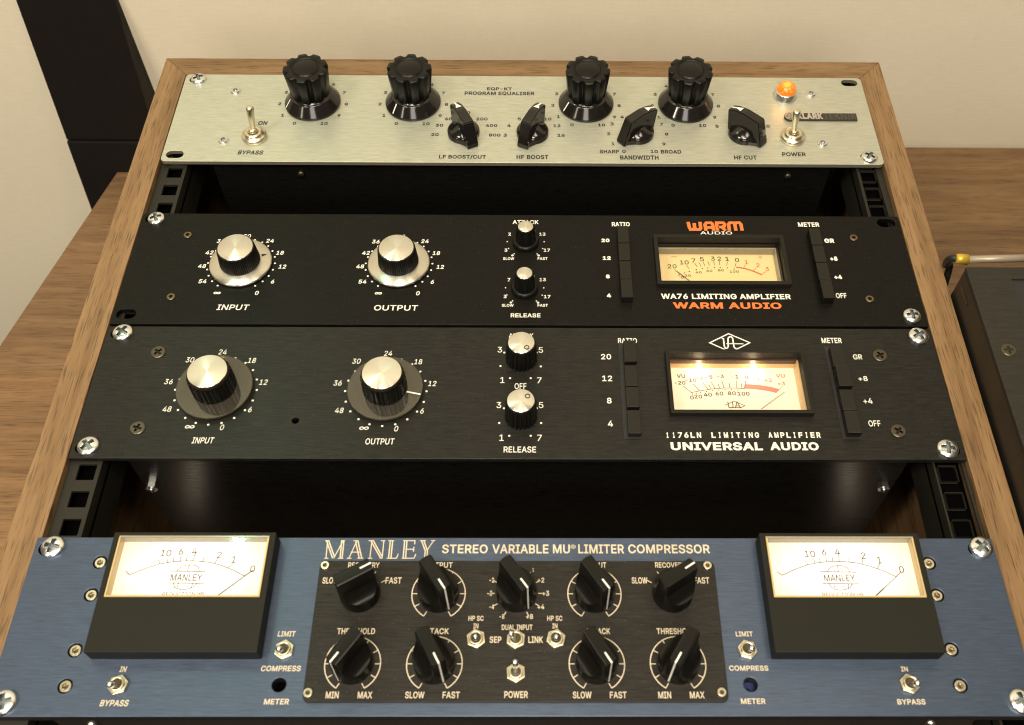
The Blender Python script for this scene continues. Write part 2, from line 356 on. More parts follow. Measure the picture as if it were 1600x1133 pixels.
def glyphs(txt, bold=0.0, shear=0.0):
    """outlines of the words, thickened, then filled by winding number"""
    k = (txt, bold, shear)
    if k in GL: return GL[k]
    from mathutils.geometry import delaunay_2d_cdt
    cu = bpy.data.curves.new('txt', 'FONT'); cu.body = txt; cu.size = 1; cu.font = FONT or cu.font; cu.shear = shear; cu.resolution_u = 3
    cu.fill_mode = 'NONE'; cu.space_character = 1.0 + max(0.0, bold) * 2.2
    o = bpy.data.objects.new('txt', cu); col.objects.link(o); bpy.context.view_layer.update()
    me = bpy.data.meshes.new_from_object(o.evaluated_get(bpy.context.evaluated_depsgraph_get()))
    P = [Vector((v.co.x, v.co.y)) for v in me.vertices]; nxt = {}
    for e in me.edges: nxt.setdefault(e.vertices[0], []).append(e.vertices[1]); nxt.setdefault(e.vertices[1], []).append(e.vertices[0])
    bpy.data.objects.remove(o); bpy.data.curves.remove(cu); bpy.data.meshes.remove(me)
    seen = set(); loops = []
    for st in range(len(P)):
        if st in seen or st not in nxt: continue
        lp = [st]; seen.add(st); cur = st + 1 if st + 1 in nxt[st] else nxt[st][0]
        while cur not in seen:
            lp.append(cur); seen.add(cur); c = [q for q in nxt[cur] if q not in seen]
            if not c: break
            cur = c[0]
        q = [P[i] for i in lp]; q = [p for i, p in enumerate(q) if (p - q[i - 1]).length > 1e-5]
        if len(q) > 2: loops.append(q)
    big = max(loops, key=lambda l: max(p.x for p in l) - min(p.x for p in l) + max(p.y for p in l) - min(p.y for p in l))
    sg = 1 if sum(big[i - 1].x * big[i].y - big[i].x * big[i - 1].y for i in range(len(big))) > 0 else -1
    if bold:
        for li, q in enumerate(loops):
            r = []
            for i, p in enumerate(q):
                t1 = (p - q[i - 1]).normalized(); t2 = (q[(i + 1) % len(q)] - p).normalized(); n1 = Vector((t1.y, -t1.x)) * sg; n2 = Vector((t2.y, -t2.x)) * sg
                nn = n1 + n2
                if nn.length < .3: nn = n1
                nn.normalize(); r.append(p + nn * bold * min(1.6, 1 / max(.3, nn.dot(n1))))
            loops[li] = r
    groups = []
    for q in sorted(loops, key=lambda l: min(p.x for p in l)):
        x0, x1 = min(p.x for p in q), max(p.x for p in q)
        if groups and x0 < groups[-1][1]: groups[-1][0].append(q); groups[-1][1] = max(groups[-1][1], x1)
        else: groups.append([[q], x1])
    V = []; F = []
    for ls, _ in groups:
        pv = []; ed = []
        for q in ls:
            n = len(pv); pv += q; ed += [(n + i, n + (i + 1) % len(q)) for i in range(len(q))]
        r = delaunay_2d_cdt(pv, ed, [], 0, 1e-6); vs, fs = r[0], r[2]
        seg = [(pv[a], pv[b_]) for a, b_ in ed]; base = len(V); V += [(v.x, v.y) for v in vs]
        for f in fs:
            cx = sum(vs[i].x for i in f) / len(f); cy = sum(vs[i].y for i in f) / len(f); wn = 0
            for a, b_ in seg:
                if (a.y <= cy) != (b_.y <= cy):
                    if a.x + (cy - a.y) / (b_.y - a.y) * (b_.x - a.x) > cx: wn += 1 if b_.y > a.y else -1
            if wn: F.append([i + base for i in f])
    xs = [v[0] for v in V]; ys = [v[1] for v in V]; x0, x1, y0, y1 = min(xs), max(xs), min(ys), max(ys)
    GL[k] = ([((x - x0) / (x1 - x0), (y - y0) / (y1 - y0)) for x, y in V], F, (x1 - x0) / (y1 - y0))
    return GL[k]
def text(b, txt, x0, x1, y0, y1, z, bold=0.012, shear=0.0, rot=0.0):      # letters filling a box given in panel mm
    vs, fs, _ = glyphs(txt, bold, shear); cx, cy = (x0 + x1) / 2, (y0 + y1) / 2; c, s_ = math.cos(rot), math.sin(rot)
    out = []
    for x, y in vs:
        X, Y = x0 + x * (x1 - x0) - cx, y0 + y * (y1 - y0) - cy
        out.append((cx + X * c - Y * s_, cy + X * s_ + Y * c, z))
    b.add(out, fs)
def textp(b, txt, l, r, t, bt, z, bold=0.012, shear=0.0):                 # the same, its box surveyed from the photo
    ym, xm = (t + bt) / 2, (l + r) / 2
    text(b, txt, pt(l, ym, z).x, pt(r, ym, z).x, pt(xm, bt, z).y, pt(xm, t, z).y, z, bold, shear)
def textc(b, txt, cx, cy, h, z, bold=0.012, shear=0.0, wf=1.0, rot=0.0):  # centred, by height
    _, _, asp = glyphs(txt, bold, shear); wd = h * asp * wf
    text(b, txt, cx - wd / 2, cx + wd / 2, cy - h / 2, cy + h / 2, z, bold, shear, rot)

# ------------------------------------------------------------------ objects
class Print(MB):          # ink on one panel; cut() links what has been laid down since the last cut
    def __init__(s, parent, mt): super().__init__(); s.parent, s.mt = parent, mt
    def cut(s, name='lettering'):
        if s.v: build(s, name, s.mt, s.parent, None)
        s.v, s.f, s.sm, s.mi = [], [], [], []
ABS = {}
def obj(name, me, parent=None, loc=(0, 0, 0), rot=(0, 0, 0), **props):
    o = bpy.data.objects.new(name, me); col.objects.link(o); loc = Vector(loc); ABS[o.name] = loc
    base = ABS[parent.name] if parent else Vector((0, 0, 0))
    o.location = (loc - base) * MM; o.rotation_euler = rot
    if parent: o.parent = parent
    for k, v in props.items(): o[k] = v
    return o
def build(b, name, mats, parent=None, loc=(0, 0, 0), rot=(0, 0, 0), uv=False, origin=True, **props):
    """links b as one mesh; its coordinates are absolute mm when loc is None"""
    if loc is None:
        loc = ABS[parent.name] if parent else (0, 0, 0); lv = Vector(loc)
        b.v = [(v[0] - lv.x, v[1] - lv.y, v[2] - lv.z) for v in b.v]
    return obj(name, b.mesh(name, mats, uv), parent, loc, rot, **props)
def thing(name, label, cat, loc, group=None):
    o = obj(name, None, None, loc, label=label, category=cat)
    if group: o['group'] = group
    return o

# ================================================================== the setting: wall, floor, desk
DZ = -200
b = MB(); b.box(-1800, 1800, 150, 170, -950, 1600)
build(b, 'wall', 'wall', kind='structure')
b = MB(); b.box(-1800, 1800, -1800, 149, -970, -951)
M['floor'] = mat('grey brown floor', (0.16, 0.13, 0.10), 0.6)
build(b, 'floor', 'floor', kind='structure')
desk = thing('desk', 'brown wood-grain desk under and behind the rack, its left edge slanting', 'desk', (0, 0, DZ))
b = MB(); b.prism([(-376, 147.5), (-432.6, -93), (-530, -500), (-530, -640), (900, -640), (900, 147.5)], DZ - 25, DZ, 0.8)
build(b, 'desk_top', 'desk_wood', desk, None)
for x, y in ((-340, 100), (-470, -590), (850, 100), (850, -590)):
    b = MB(); b.box(x - 25, x + 25, y - 25, y + 25, -951, DZ - 25.1, 1); build(b, 'leg', 'steel_black', desk, None)

# leaning black post beyond the desk's left end
A = pty(141, 323, 100); L = Vector((0, math.sin(math.radians(11.9)), math.cos(math.radians(11.9)))); Nn = L.cross(Vector((1, 0, 0))).normalized()
if Nn.y < 0: Nn = -Nn
post = thing('leaning_post', 'tall dark post leaning back to the wall beyond the left end of the desk', 'post', A - L * 720)
def post_part(name, x0, x1, d0, d1, l0, l1, mt):
    b = MB(); b.box(x0, x1, 0, d1 - d0, l0, l1, 1.5)
    b.v = [tuple(A + Vector((1, 0, 0)) * v[0] + Nn * (v[1] + d0) + L * v[2]) for v in b.v]
    build(b, name, mt, post, None)
M['post'] = grainy('dark matt post', (0.006, 0.0045, 0.0035), 0.6, 0.2, 500, 0.3)
M['post_side'] = grainy('brown black post side', (0.018, 0.012, 0.0085), 0.55, 0.2, 500, 0.3)
post_part('lower_section', -0.3, 82.5, 0, 40, -720, 71.6, 'post')
post_part('upper_section', 0, 82, 1, 40, 72.4, 900, 'post')
post_part('side_channel', 60, 118, 41, 48, -720, 900, 'post_side')

# ================================================================== the rack
rack = thing('equipment_rack', 'open oak veneer rack holding four audio units, lying face up on the desk', 'equipment rack', (0, -250, DZ))
XO, XI, YT, YTI, YB, YBI = 259.7, 241.9, 20.6, 2.4, -515, -497
def slab(name, poly, mt):
    b = MB(); b.prism(poly, DZ + 0.5, 0, 0.5); return build(b, name, mt, rack, None)
slab('side_panel', [(-XO, YT), (-XO, YB), (-XI, YBI), (-XI, YTI)], 'rack_wood_y')
slab('side_panel', [(XO, YT), (XI, YTI), (XI, YBI), (XO, YB)], 'rack_wood_y')
slab('top_panel', [(-XO + .1, YT), (-XI + .1, YTI), (XI - .1, YTI), (XO - .1, YT)], 'rack_wood_x')
slab('bottom_panel', [(-XO + .1, YB), (XO - .1, YB), (XI - .1, YBI), (-XI + .1, YBI)], 'rack_wood_x')
b = MB(); b.box(-XI + .2, XI - .2, YBI + .2, YTI - .2, DZ + 1, DZ + 10); build(b, 'back_panel', 'rack_wood_y', rack, None)
U = 44.45
for s in (-1, 1):
    holes = []
    for u in range(11):
        for k in (6.35, 22.225, 38.1):
            y = -349.25 + (-(u * U + k) + 349.25) * 1.0132
            if y < -444: continue
            x = s * 231.3; holes.append(rrect(x - 4.75, x + 4.75, y - 4.75, y + 4.75, 0.4, 2))
    xa, xb = sorted((s * 224.2, s * 241.5))
    b = curve_solid([rrect(xa, xb, -449, YTI - 1, 0)] + holes, -6.2, -4.2, 0.15)
    xc, xd = sorted((s * 224.2, s * 226.2)); b.box(xc, xd, -449, YTI - 1, -34, -6.3); b.box(xa, xb, -449, YTI - 1, -14, -12, 0, 2)  # black sheet added behind the holes to stand in for the dark inside
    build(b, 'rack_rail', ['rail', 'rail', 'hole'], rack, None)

# ------------------------------------------------------------------ fittings shared by the units
def screw_mb(R, h, kind, seg=48, rings=16, cr=0.55, cw=0.17, depth=0.55):
    """round screw head with a drive recess; origin at its seat"""
    vs = []; fs = []
    for i in range(rings + 1):
        r = R * (i / rings) ** 0.8
        for k in range(seg):
            a = 2 * math.pi * k / seg; x, y = r * math.cos(a), r * math.sin(a)
            if kind == 'pan': z = h * (0.35 + 0.65 * math.sqrt(max(0, 1 - (r / R) ** 2.4)))
            else: z = h * (1 if r < R * .9 else 1 - (r / R - .9) * 3)
            if kind in ('pan', 'cross'):
                q = (cr * R - r) / (cr * R)
                if q > 0 and min(abs(x), abs(y)) < cw * R: z -= depth * h * min(1, q * 4 + .35)
            if kind == 'hex':
                ap = max(abs(x * math.cos(t) + y * math.sin(t)) for t in (0.3, 0.3 + math.pi / 3, 0.3 + 2 * math.pi / 3))
                if ap < cr * R: z -= depth * h
            vs.append((x, y, z))
    for i in range(rings):
        for k in range(seg):
            j = (k + 1) % seg; fs.append((i * seg + k, (i + 1) * seg + k, (i + 1) * seg + j, i * seg + j))
    b = MB(); b.add(vs, fs, kind == 'pan')
    for i, f in enumerate(b.f):
        zr = [vs[q][2] for q in f]; rr = [math.hypot(vs[q][0], vs[q][1]) for q in f]
        rim = h * (0.35 + 0.65 * math.sqrt(max(0, 1 - (min(rr) / R) ** 2.4))) if kind == 'pan' else h
        if min(zr) < rim - 0.3 * depth * h and max(rr) < cr * R * 1.05: b.mi[i] = 1; b.sm[i] = False  # second material puts the shade of the drive recess into its colour
    n = len(vs); b.add([(R * math.cos(2 * math.pi * k / seg), R * math.sin(2 * math.pi * k / seg), zz) for zz in (vs[rings * seg][2], -0.6) for k in range(seg)],
                       [(seg + k, seg + (k + 1) % seg, (k + 1) % seg, k) for k in range(seg)], True)
    return b
SC = {'rack': screw_mb(5.3, 3.2, 'pan', 72, 30, 0.66, 0.17, 0.75).mesh('rack_screw', ['chrome', 'recess']),
      'rackw': screw_mb(5.8, 3.2, 'pan', 72, 30, 0.66, 0.17, 0.75).mesh('rack_screw', ['chrome', 'recess']),
      'eq': screw_mb(3.4, 1.7, 'hex', 36, 16, 0.45, 0, 0.8).mesh('panel_screw', ['chrome', 'recess']),
      'wa': screw_mb(2.5, 0.8, 'hex', 36, 12, 0.45, 0, 1.2).mesh('panel_screw', ['screw_brown', 'hole']),
      'ua': screw_mb(4.1, 0.8, 'cross', 48, 16, 0.6, 0.14, 1.2).mesh('panel_screw', ['screw_dark', 'hole']),
      'man': screw_mb(2.75, 1.2, 'hex', 60, 20, 0.5, 0, 1.3).mesh('panel_screw', ['nickel', 'screw_dark']),
      'sub': screw_mb(2.2, 1.4, 'hex', 48, 18, 0.45, 0, 0.9).mesh('panel_screw', ['nickel', 'screw_dark'])}
def screw(kind, parent, px, py, z, lift=0.0, name=None):
    p = pt(px, py, z + (2.0 if kind.startswith('rack') else 0.5)); return obj(name or ('rack_screw' if kind.startswith('rack') else 'panel_screw'), SC[kind], parent, (p.x, p.y, z + lift), (0, 0, random.uniform(0, 6.28)))
def slot(cx, cy, w=11.5, h=6.8): return rrect(cx - w / 2, cx + w / 2, cy - h / 2, cy + h / 2, h / 2 - .01, 7)
def panel(unit, x0, x1, y0, y1, ztop, th, mt, holes, r=0.8, bev=0.3, edge=None):
    b = curve_solid([rrect(x0, x1, y0, y1, r)] + holes, ztop - th, ztop, bev, 1)
    return build(b, 'front_panel', [mt, edge or mt], unit, None, uv=True)
def chassis(unit, x, y0, y1, z0, z1, mt='chassis'):
    b = MB(); b.box(-x, x, y0, y1, z0, z1, 0.6); return build(b, 'chassis', mt, unit, None, uv=True)
def letters(parent, b, mt, name='lettering'): return build(b, name, mt, parent, None)

def frange(a, b_, n): return [a + (b_ - a) * i / (n - 1) for i in range(n)]

# ================================================================== unit 1: champagne program equaliser
Z1 = 1.14
eq = thing('equaliser_unit', 'silver program equaliser at the top of the rack, with an amber pilot lamp', 'audio equaliser', (0, -42, Z1))
xs = 0.56
hl = []
for px, py in ((309, 124), (1327, 129.5), (273, 241), (1358, 245)):
    p = pt(px, py, Z1); hl.append(slot(p.x, p.y))
fp = panel(eq, -241.3 + xs, 241.3 + xs, -86.75, 1.35, Z1, 3.0, 'silver', hl, 3.0, 0.3, 'edge_silver')
chassis(eq, 208, -84, -2, -150, Z1 - 3.05)
for px, py in ((309.7, 121.5), (1359, 244)): screw('rack', eq, px, py, Z1)
for px, py in ((368, 142.5), (349, 219.5), (1266.5, 147), (1285, 224)): screw('eq', eq, px, py, Z1)
for x, z in ((-150, -12), (180, -12)):
    b = MB(); b.tube([(x, -84, z), (x, -85.6, z)], [2.4, 2.0]); build(b, 'chassis_screw', 'screw_dark', eq, None)
# dials and words
lt = Print(fp, 'ink_black'); zt = Z1 + 0.08
def t1(s_, l, r, t, bt, bold=0.014, sh=0.0): textp(lt, s_, l, r, t, bt, zt, bold + .014, sh); lt.cut()
t1('EQP-KT', 761, 800, 136.5, 141.6); t1('PROGRAM EQUALISER', 726, 835, 143.2, 149)
t1('LF BOOST/CUT', 686, 759.4, 242, 248.6); t1('HF BOOST', 807, 857, 242.2, 248.6); t1('BANDWIDTH', 969, 1029, 243, 249.4); t1('HF CUT', 1147, 1182.5, 243, 249.4)
t1('SHARP', 937, 967, 234, 239.8); t1('BROAD', 1032.6, 1064.5, 234.3, 240); t1('POWER', 1222, 1259, 238, 244.2); t1('BYPASS', 371.5, 411.4, 235, 241.6, 0.014, 0.15); t1('ON', 403.6, 418, 189, 195.3, 0.014, 0.15)
EQK = [(-146.7, -28.7), (-76.9, -28.4), (43.7, -28.7), (113.3, -28.6)]
for cx, cy in EQK:
    for n in range(11):
        a = math.radians(-90 - 26 - n * 30.8); textc(lt, str(n), cx + 23.2 * math.cos(a), cy + 23.2 * math.sin(a), 2.9, zt, 0.03, wf=1.15)
    lt.cut('dial_scale')
for n in range(11):
    a = math.radians(-90 - 31 - n * 29.8); textc(lt, str(n), 78.2 + 19.8 * math.cos(a), -58.5 + 19.8 * math.sin(a), 2.9, zt, 0.03, wf=1.15)
lt.cut('dial_scale')
for s_, px, py in (('20', 679.7, 210.3), ('30', 686.6, 195.8), ('60', 701, 185.8), ('100', 726, 176), ('200', 753, 186), ('400', 768, 196.2), ('800', 773, 211),
                   ('3', 789.4, 211.3), ('4', 795.3, 196.3), ('5', 811.4, 186), ('8', 832, 177), ('10', 856, 186), ('12', 870.2, 196.5), ('16', 876.7, 211.4), ('5', 1120.5, 197.5), ('10', 1158, 178), ('20', 1197, 197.3)):
    p = pt(px, py, zt); textc(lt, s_, p.x, p.y, 2.9, zt, 0.03, wf=1.15)
    if s_ in ('800', '16') or px == 1197: lt.cut('dial_scale')
# fluted knobs with a skirt and an engraved line
def fl(r, z, k, a): return r
def eq_knob():
    sk = MB(); sk.lathe([(19.0, 0.2), (19.2, 0.8), (19.2, 2.2), (18.95, 2.5), (18.8, 2.72), (18.6, 2.99), (14.6, 8.33), (14.45, 8.53), (13.9, 9.0), (12.6, 9.1), (12.4, 9.9)], 72, True, cap1=True)
    bd = MB()
    def lob(r, z, k, a):
        if r < 12.2: return r
        q = (a * 9 / (2 * math.pi)) % 1.0; d = abs(q - 0.5) * 2
        return r - (2.9 * max(0, (d - 0.50) / 0.50) ** 0.8 if d > 0.50 else 0)
    bd.lathe([(12.8, 9.7), (13.2, 10.1), (15.2, 29.2), (14.7, 30.2), (11.9, 30.5), (11.0, 30.3), (10.2, 30.2), (9.9, 29.6), (8.6, 29.6), (8.4, 30.3), (7.9, 30.6), (0.01, 30.7)], 180, True, cap1=False, mod=lob)
    ln = MB(); n = 0
    s0, s1 = Vector((14.6, 0, 8.55)), Vector((18.85, 0, 2.85)); up = Vector((5.9, 0, 4.5)).normalized() * 0.12
    ln.add([s0 + up + Vector((0, -.45, 0)), s1 + up + Vector((0, -.45, 0)), s1 + up + Vector((0, .45, 0)), s0 + up + Vector((0, .45, 0))], [(0, 1, 2, 3)])
    return sk.mesh('skirt', 'gloss'), bd.mesh('rotary_knob', 'plastic'), ln.mesh('pointer_line', 'white_line')
sk, bd, ln = eq_knob()
for (cx, cy), (px, py) in zip(EQK, ((447.5, 168.7), (613.4, 178.5), (881, 174), (1052, 184.5))):
    p = pt(px, py, Z1 + 2.5); ang = math.atan2(p.y - cy, p.x - cx)
    k = obj('rotary_knob', bd, eq, (cx, cy, Z1), (0, 0, ang)); obj('skirt', sk, k, (cx, cy, Z1)); obj('pointer_line', ln, k, (cx, cy, Z1))
# pointer knobs with a blade across a round base
def chicken():
    b = MB()
    out = []
    for k in range(48):
        a = 2 * math.pi * k / 48; x, y = 10.9 * math.cos(a), 10.9 * math.sin(a)
        out.append((x, y))
    b.lathe([(10.9, 0.2), (10.9, 3.2), (10.5, 4.0), (8.6, 5.4), (5, 7.6), (2.0, 8.6)], 64, True)
    P = [(-16.3, 0.3), (-15.9, 2.6), (-14.9, 5.6), (-10.6, 18.0), (-9.6, 18.4), (2, 19.0), (9.5, 17.6), (14.0, 15.6), (14.3, 14.8), (12.4, 5.0), (11.4, 0.3)]
    W = [4.0, 4.0, 3.9, 3.6, 3.5, 3.5, 3.4, 3.2, 3.2, 3.5, 3.8]
    bm = bmesh.new()
    l = [bm.verts.new((u, w_, z)) for (u, z), w_ in zip(P, W)]; r = [bm.verts.new((u, -w_, z)) for (u, z), w_ in zip(P, W)]
    n = len(P); bm.faces.new(l); bm.faces.new(r[::-1])
    for i in range(n): bm.faces.new((l[i], r[i], r[(i + 1) % n], l[(i + 1) % n]))
    bmesh.ops.recalc_face_normals(bm, faces=bm.faces[:]); bmesh.ops.bevel(bm, geom=[e for e in bm.edges], offset=0.5, segments=2, affect='EDGES')
    b.bm(bm)
    # flared foot that joins base and tail
    b.prism([(-15.6, 2.6), (-15.6, -2.6), (-9, -6.6), (-3, -10.2), (-3, 10.2), (-9, 6.6)], 0.25, 3.4, 0.4)
    m2 = MB(); z = lambda u: (17.6 + (9.5 - u) * 0.187 if u < 9.5 else 17.6 - (u - 9.5) * 0.444) + .12
    q = [(5.6, 2.1), (5.6, -2.1), (9.0, -.75), (13.7, -.6), (13.7, .6), (9.0, .75)]
    m2.add([(u, v, z(u) + .12) for u, v in q], [(0, 1, 2, 5), (2, 3, 4, 5)])
    return b.mesh('pointer_knob', 'gloss'), m2.mesh('pointer_mark', 'white_line')
ck, cm = chicken()
for cx, cy, ang in ((-40.5, -58.6, 116), (6.4, -58.6, 65), (78.2, -58.3, 40), (151, -58.3, 136.7)):
    k = obj('pointer_knob', ck, eq, (cx, cy, Z1), (0, 0, math.radians(ang))); obj('pointer_mark', cm, k, (cx, cy, Z1))
# bat toggle switches
def bat(parent, cx, cy, z, tip):
    b = MB(); b.lathe([(8.0, 0.1), (8.2, 0.7), (8.2, 2.6), (7.5, 3.3), (6.2, 3.5), (6.0, 5.0), (5.3, 5.6), (3.6, 5.7), (3.2, 4.9), (0.1, 4.8)], 40, True, mod=lambda r, zz, k, a: r + (0.18 if (k % 2 and r > 8.1) else 0))
    sw = build(b, 'toggle_switch', 'nickel', parent, (cx, cy, z))
    T = Vector((tip[0] - cx, tip[1] - cy, tip[2] - z)); d = T.normalized()
    b = MB(); b.lathe([(0.1, 4.9), (2.6, 5.2), (3.2, 6.4), (2.6, 7.6), (1.9, 8.0)], 24)
    P = [d * 5.5, d * 8, d * (T.length * .6), d * (T.length - 2.2), d * (T.length - 1.0), d * (T.length - 0.25), d * T.length]
    b.tube(P, [1.55, 1.65, 2.15, 2.65, 2.45, 1.6, 0.4], 20)
    build(b, 'lever', 'nickel', sw, (cx, cy, z))
bat(eq, -181.7, -63.7, Z1, pt(389.5, 166, Z1 + 25)); bat(eq, 183.6, -61.9, Z1, pt(1245.6, 172.5, Z1 + 25))
# amber jewel
lp = build(MB().lathe([(8.2, 0.1), (8.3, 0.6), (7.6, 1.4), (7.5, 5.0), (7.0, 5.5), (6.6, 5.4)], 48), 'pilot_lamp', 'chrome', eq, (184.5, -18.9, Z1))
build(MB().lathe([(6.7, 5.2)] + [(6.9 * math.cos(t), 5.6 + 6.2 * math.sin(t)) for t in frange(0, 1.55, 10)], 32), 'jewel', 'amber', lp, (184.5, -18.9, Z1))
pl = bpy.data.lights.new('pilot_glow', 'POINT'); pl.energy = 0.008; pl.color = (1, 0.45, 0.12); pl.shadow_soft_size = 0.006
plo = bpy.data.objects.new('pilot_glow', pl); col.objects.link(plo); plo.location = (0.1845, -0.0189, 0.0165)
# raised maker's badge
p0, p1 = pt(1226, 190, Z1), pt(1336.5, 180, Z1)
xa, xb, ya, yb = p0.x, p1.x, p0.y - 0.2, p1.y + .6
hh = yb - ya
bg = MB(); bg.prism(rrect(xa, xa + hh * 1.05, ya, yb, hh / 2 - .02, 8), Z1 + .05, Z1 + 1.6, 0.15); bg.box(xa + hh * .8, xb, ya + .5, yb - .5, Z1 + .04, Z1 + 1.55, 0.15)
bdg = build(bg, 'badge', 'badge', eq, None)
bt_ = MB(); zb = Z1 + 1.72; cxx, cyy = xa + hh * .52, (ya + yb) / 2
bt_.stroke(circle(cxx, cyy, hh * .40, 24), 0.7, zb, True); bt_.stroke(circle(cxx, cyy, hh * .2, 16), 0.5, zb, True)
for a in (45, 135): c_, s_ = math.cos(math.radians(a)) * hh * .36, math.sin(math.radians(a)) * hh * .36; bt_.stroke([(cxx - c_, cyy - s_), (cxx + c_, cyy + s_)], .4, zb + .02)
text(bt_, 'KLARK', xa + hh * 1.15, xa + (xb - xa) * .53, ya + 1.0, yb - 0.7, zb, 0.05)
letters(bdg, bt_, 'ink_badge'); bt_ = MB()
text(bt_, 'TEKNIK', xa + (xb - xa) * .545, xb - .6, ya + 1.0, yb - 0.7, zb, -0.02)
letters(bdg, bt_, 'ink_badge_dim')

# ================================================================== unit 2: black limiter with orange logo
Z2 = -0.19
wa = thing('limiter_unit', 'matt black limiting amplifier with orange logo and unlit cream meter', 'audio limiter', (0, -177, Z2), 'black limiting amplifiers')
hl = []
for px, py in ((241.5, 341.5), (1384.5, 348.5), (197, 490.5), (1424, 493.5)):
    p = pt(px, py, Z2); hl.append(slot(p.x, p.y))
WM = (82.4, 164.2, -191.3, -151.0)
hl.append(rrect(WM[0] + 2, WM[1] - 2, WM[2] + 2, WM[3] - 2, 0))
fp = panel(wa, -241.3, 241.3, -220.9, -132.7, Z2, 3.0, 'black_a', hl, 0.6, 0.25)
chassis(wa, 214, -216, -138, -150, Z2 - 20)
for px, py in ((243.5, 339.8), (1425.5, 492)): screw('rack', wa, px, py, Z2)
for px, py in ((293.3, 366.9), (267, 463.5), (1334, 371.3), (1359, 467)): screw('wa', wa, px, py, Z2)
lt = Print(fp, 'ink_white'); zt = Z2 + 0.08; lo = Print(fp, 'ink_orange')
def t2(s_, l, r, t, bt, bold=0.02, sh=0.0, b=None): textp(b or lt, s_, l, r, t, bt, zt, bold, sh); (b or lt).cut()
t2('INPUT', 338.7, 389.6, 476, 484.5, 0.012, 0.12); t2('OUTPUT', 584.5, 653, 476.8, 485.3, 0.012, 0.04)
t2('ATTACK', 801, 841.5, 344, 350.2); t2('RELEASE', 798, 844.5, 489.7, 496); t2('RATIO', 956, 984, 347, 353.8, 0.03); t2('METER', 1247, 1280, 347.6, 354.4, 0.03)
for s_, l, r, t, bt in (('SLOW', 786, 803.5, 402, 406.3), ('FAST', 840, 855.5, 402, 406.3), ('SLOW', 784, 802.5, 475, 479.3), ('FAST', 840, 856, 475, 479.3)): t2(s_, l, r, t, bt)
for s_, px, py in (('7', 796, 366), ('13', 847.5, 366), ('3', 790.4, 391), ('17', 854.5, 391), ('7', 795.2, 437), ('13', 848, 437), ('3', 789.2, 463.4), ('17', 855, 463.6)):
    p = pt(px, py, zt); textc(lt, s_, p.x, p.y, 2.5, zt, 0.02, wf=1.05)
    if s_ == '17': lt.cut('dial_scale')
for s_, px, py in (('20', 946, 375.7), ('12', 948, 403.3), ('8', 949.7, 432), ('4', 951.5, 461.8)):
    p = pt(px, py, zt); textc(lt, s_, p.x, p.y, 3.0, zt, 0.045, wf=1.12); lt.cut()
t2('GR', 1288, 1303.5, 372.8, 379.6, 0.045); t2('+8', 1297, 1308.5, 400.8, 407.5, 0.045); t2('+4', 1303.5, 1315.5, 429.5, 436.2, 0.045); t2('OFF', 1306, 1322.8, 458, 466, 0.02)
t2('WA76 LIMITING AMPLIFIER', 1033, 1235.5, 459.2, 467.4, 0.026); t2('AUDIO', 1094, 1144, 361.7, 366.4, 0.01)
t2('WARM AUDIO', 1051.5, 1221, 472.6, 482.4, 0.034, 0, lo)
# rounded seventies logo, strokes on a grid of the photo's letters
def zp(x, y): p = pt(1015 + x / 6.957, 335 + y / 6.957, zt); return (p.x, p.y)
def rnd(pts): return [zp(*p) for p in pts]
zz = zt
for path in ([(418, 82), (432, 140), (445, 165), (480, 165), (489, 140), (485, 95)], [(489, 140), (500, 165), (545, 165), (555, 150), (548, 82)],
             [(612, 178), (602, 110), (618, 92), (668, 92), (685, 108), (697, 178)], [(612, 143), (690, 143)],
             [(738, 178), (728, 92), (800, 92), (815, 108), (812, 130), (790, 138), (742, 138)], [(785, 138), (826, 178)],
             [(868, 178), (858, 108), (872, 92), (912, 92), (926, 108), (938, 178)], [(926, 108), (940, 92), (975, 92), (992, 108), (1006, 178)]):
    zz += 0.012; lo.stroke(rnd(path), 2.15, zz)
lo.cut('logo')
def dots(b, cx, cy, r, angs, z, s=0.55):
    for a in angs: b.disc((cx + r * math.cos(math.radians(a)), cy + r * math.sin(math.radians(a))), s, z, 12)
WAL = ((339.2, 457.8), (316.6, 439.6), (315.7, 415.8), (327.4, 394.6), (345, 377), (386, 369), (422, 376.3), (437.5, 395), (441.2, 416.6), (426, 440), (401.3, 457.8))
for cx, cy in ((-172.1, -174.8), (-75.4, -174.6)):
    A0 = -90 - 33.5; st = (360 - 67) / 20.
    dots(lt, cx, cy, 20.5, [A0 - st * k for k in range(21)], zt, 0.6)
    for n, s_ in enumerate(('∞', '54', '48', '42', '36', '30', '24', '18', '12', '6', '0')):
        q_ = pt(*WAL[n], zt); sx = 1 if n < 5 and n == 4 else 0
        textc(lt, s_, q_.x + 172.1 + cx, q_.y + 174.8 + cy, 3.1 if s_ != '∞' else 1.8, zt, 0.018, 0.12, 0.98 if s_ != '∞' else 1.2)
    lt.cut('dial_scale')
for cx, cy in ((2.4, -156.5), (2.0, -193.7)):
    dots(lt, cx, cy, 11.6, [-90 - 38 - k * 28.4 for k in range(11)], zt, 0.42)
    for a in (-90 - 38, -90 + 38): lt.disc((cx + 13.2 * math.cos(math.radians(a)), cy + 13.2 * math.sin(math.radians(a))), 0.75, zt + .01, 14)
    lt.cut('dial_scale')
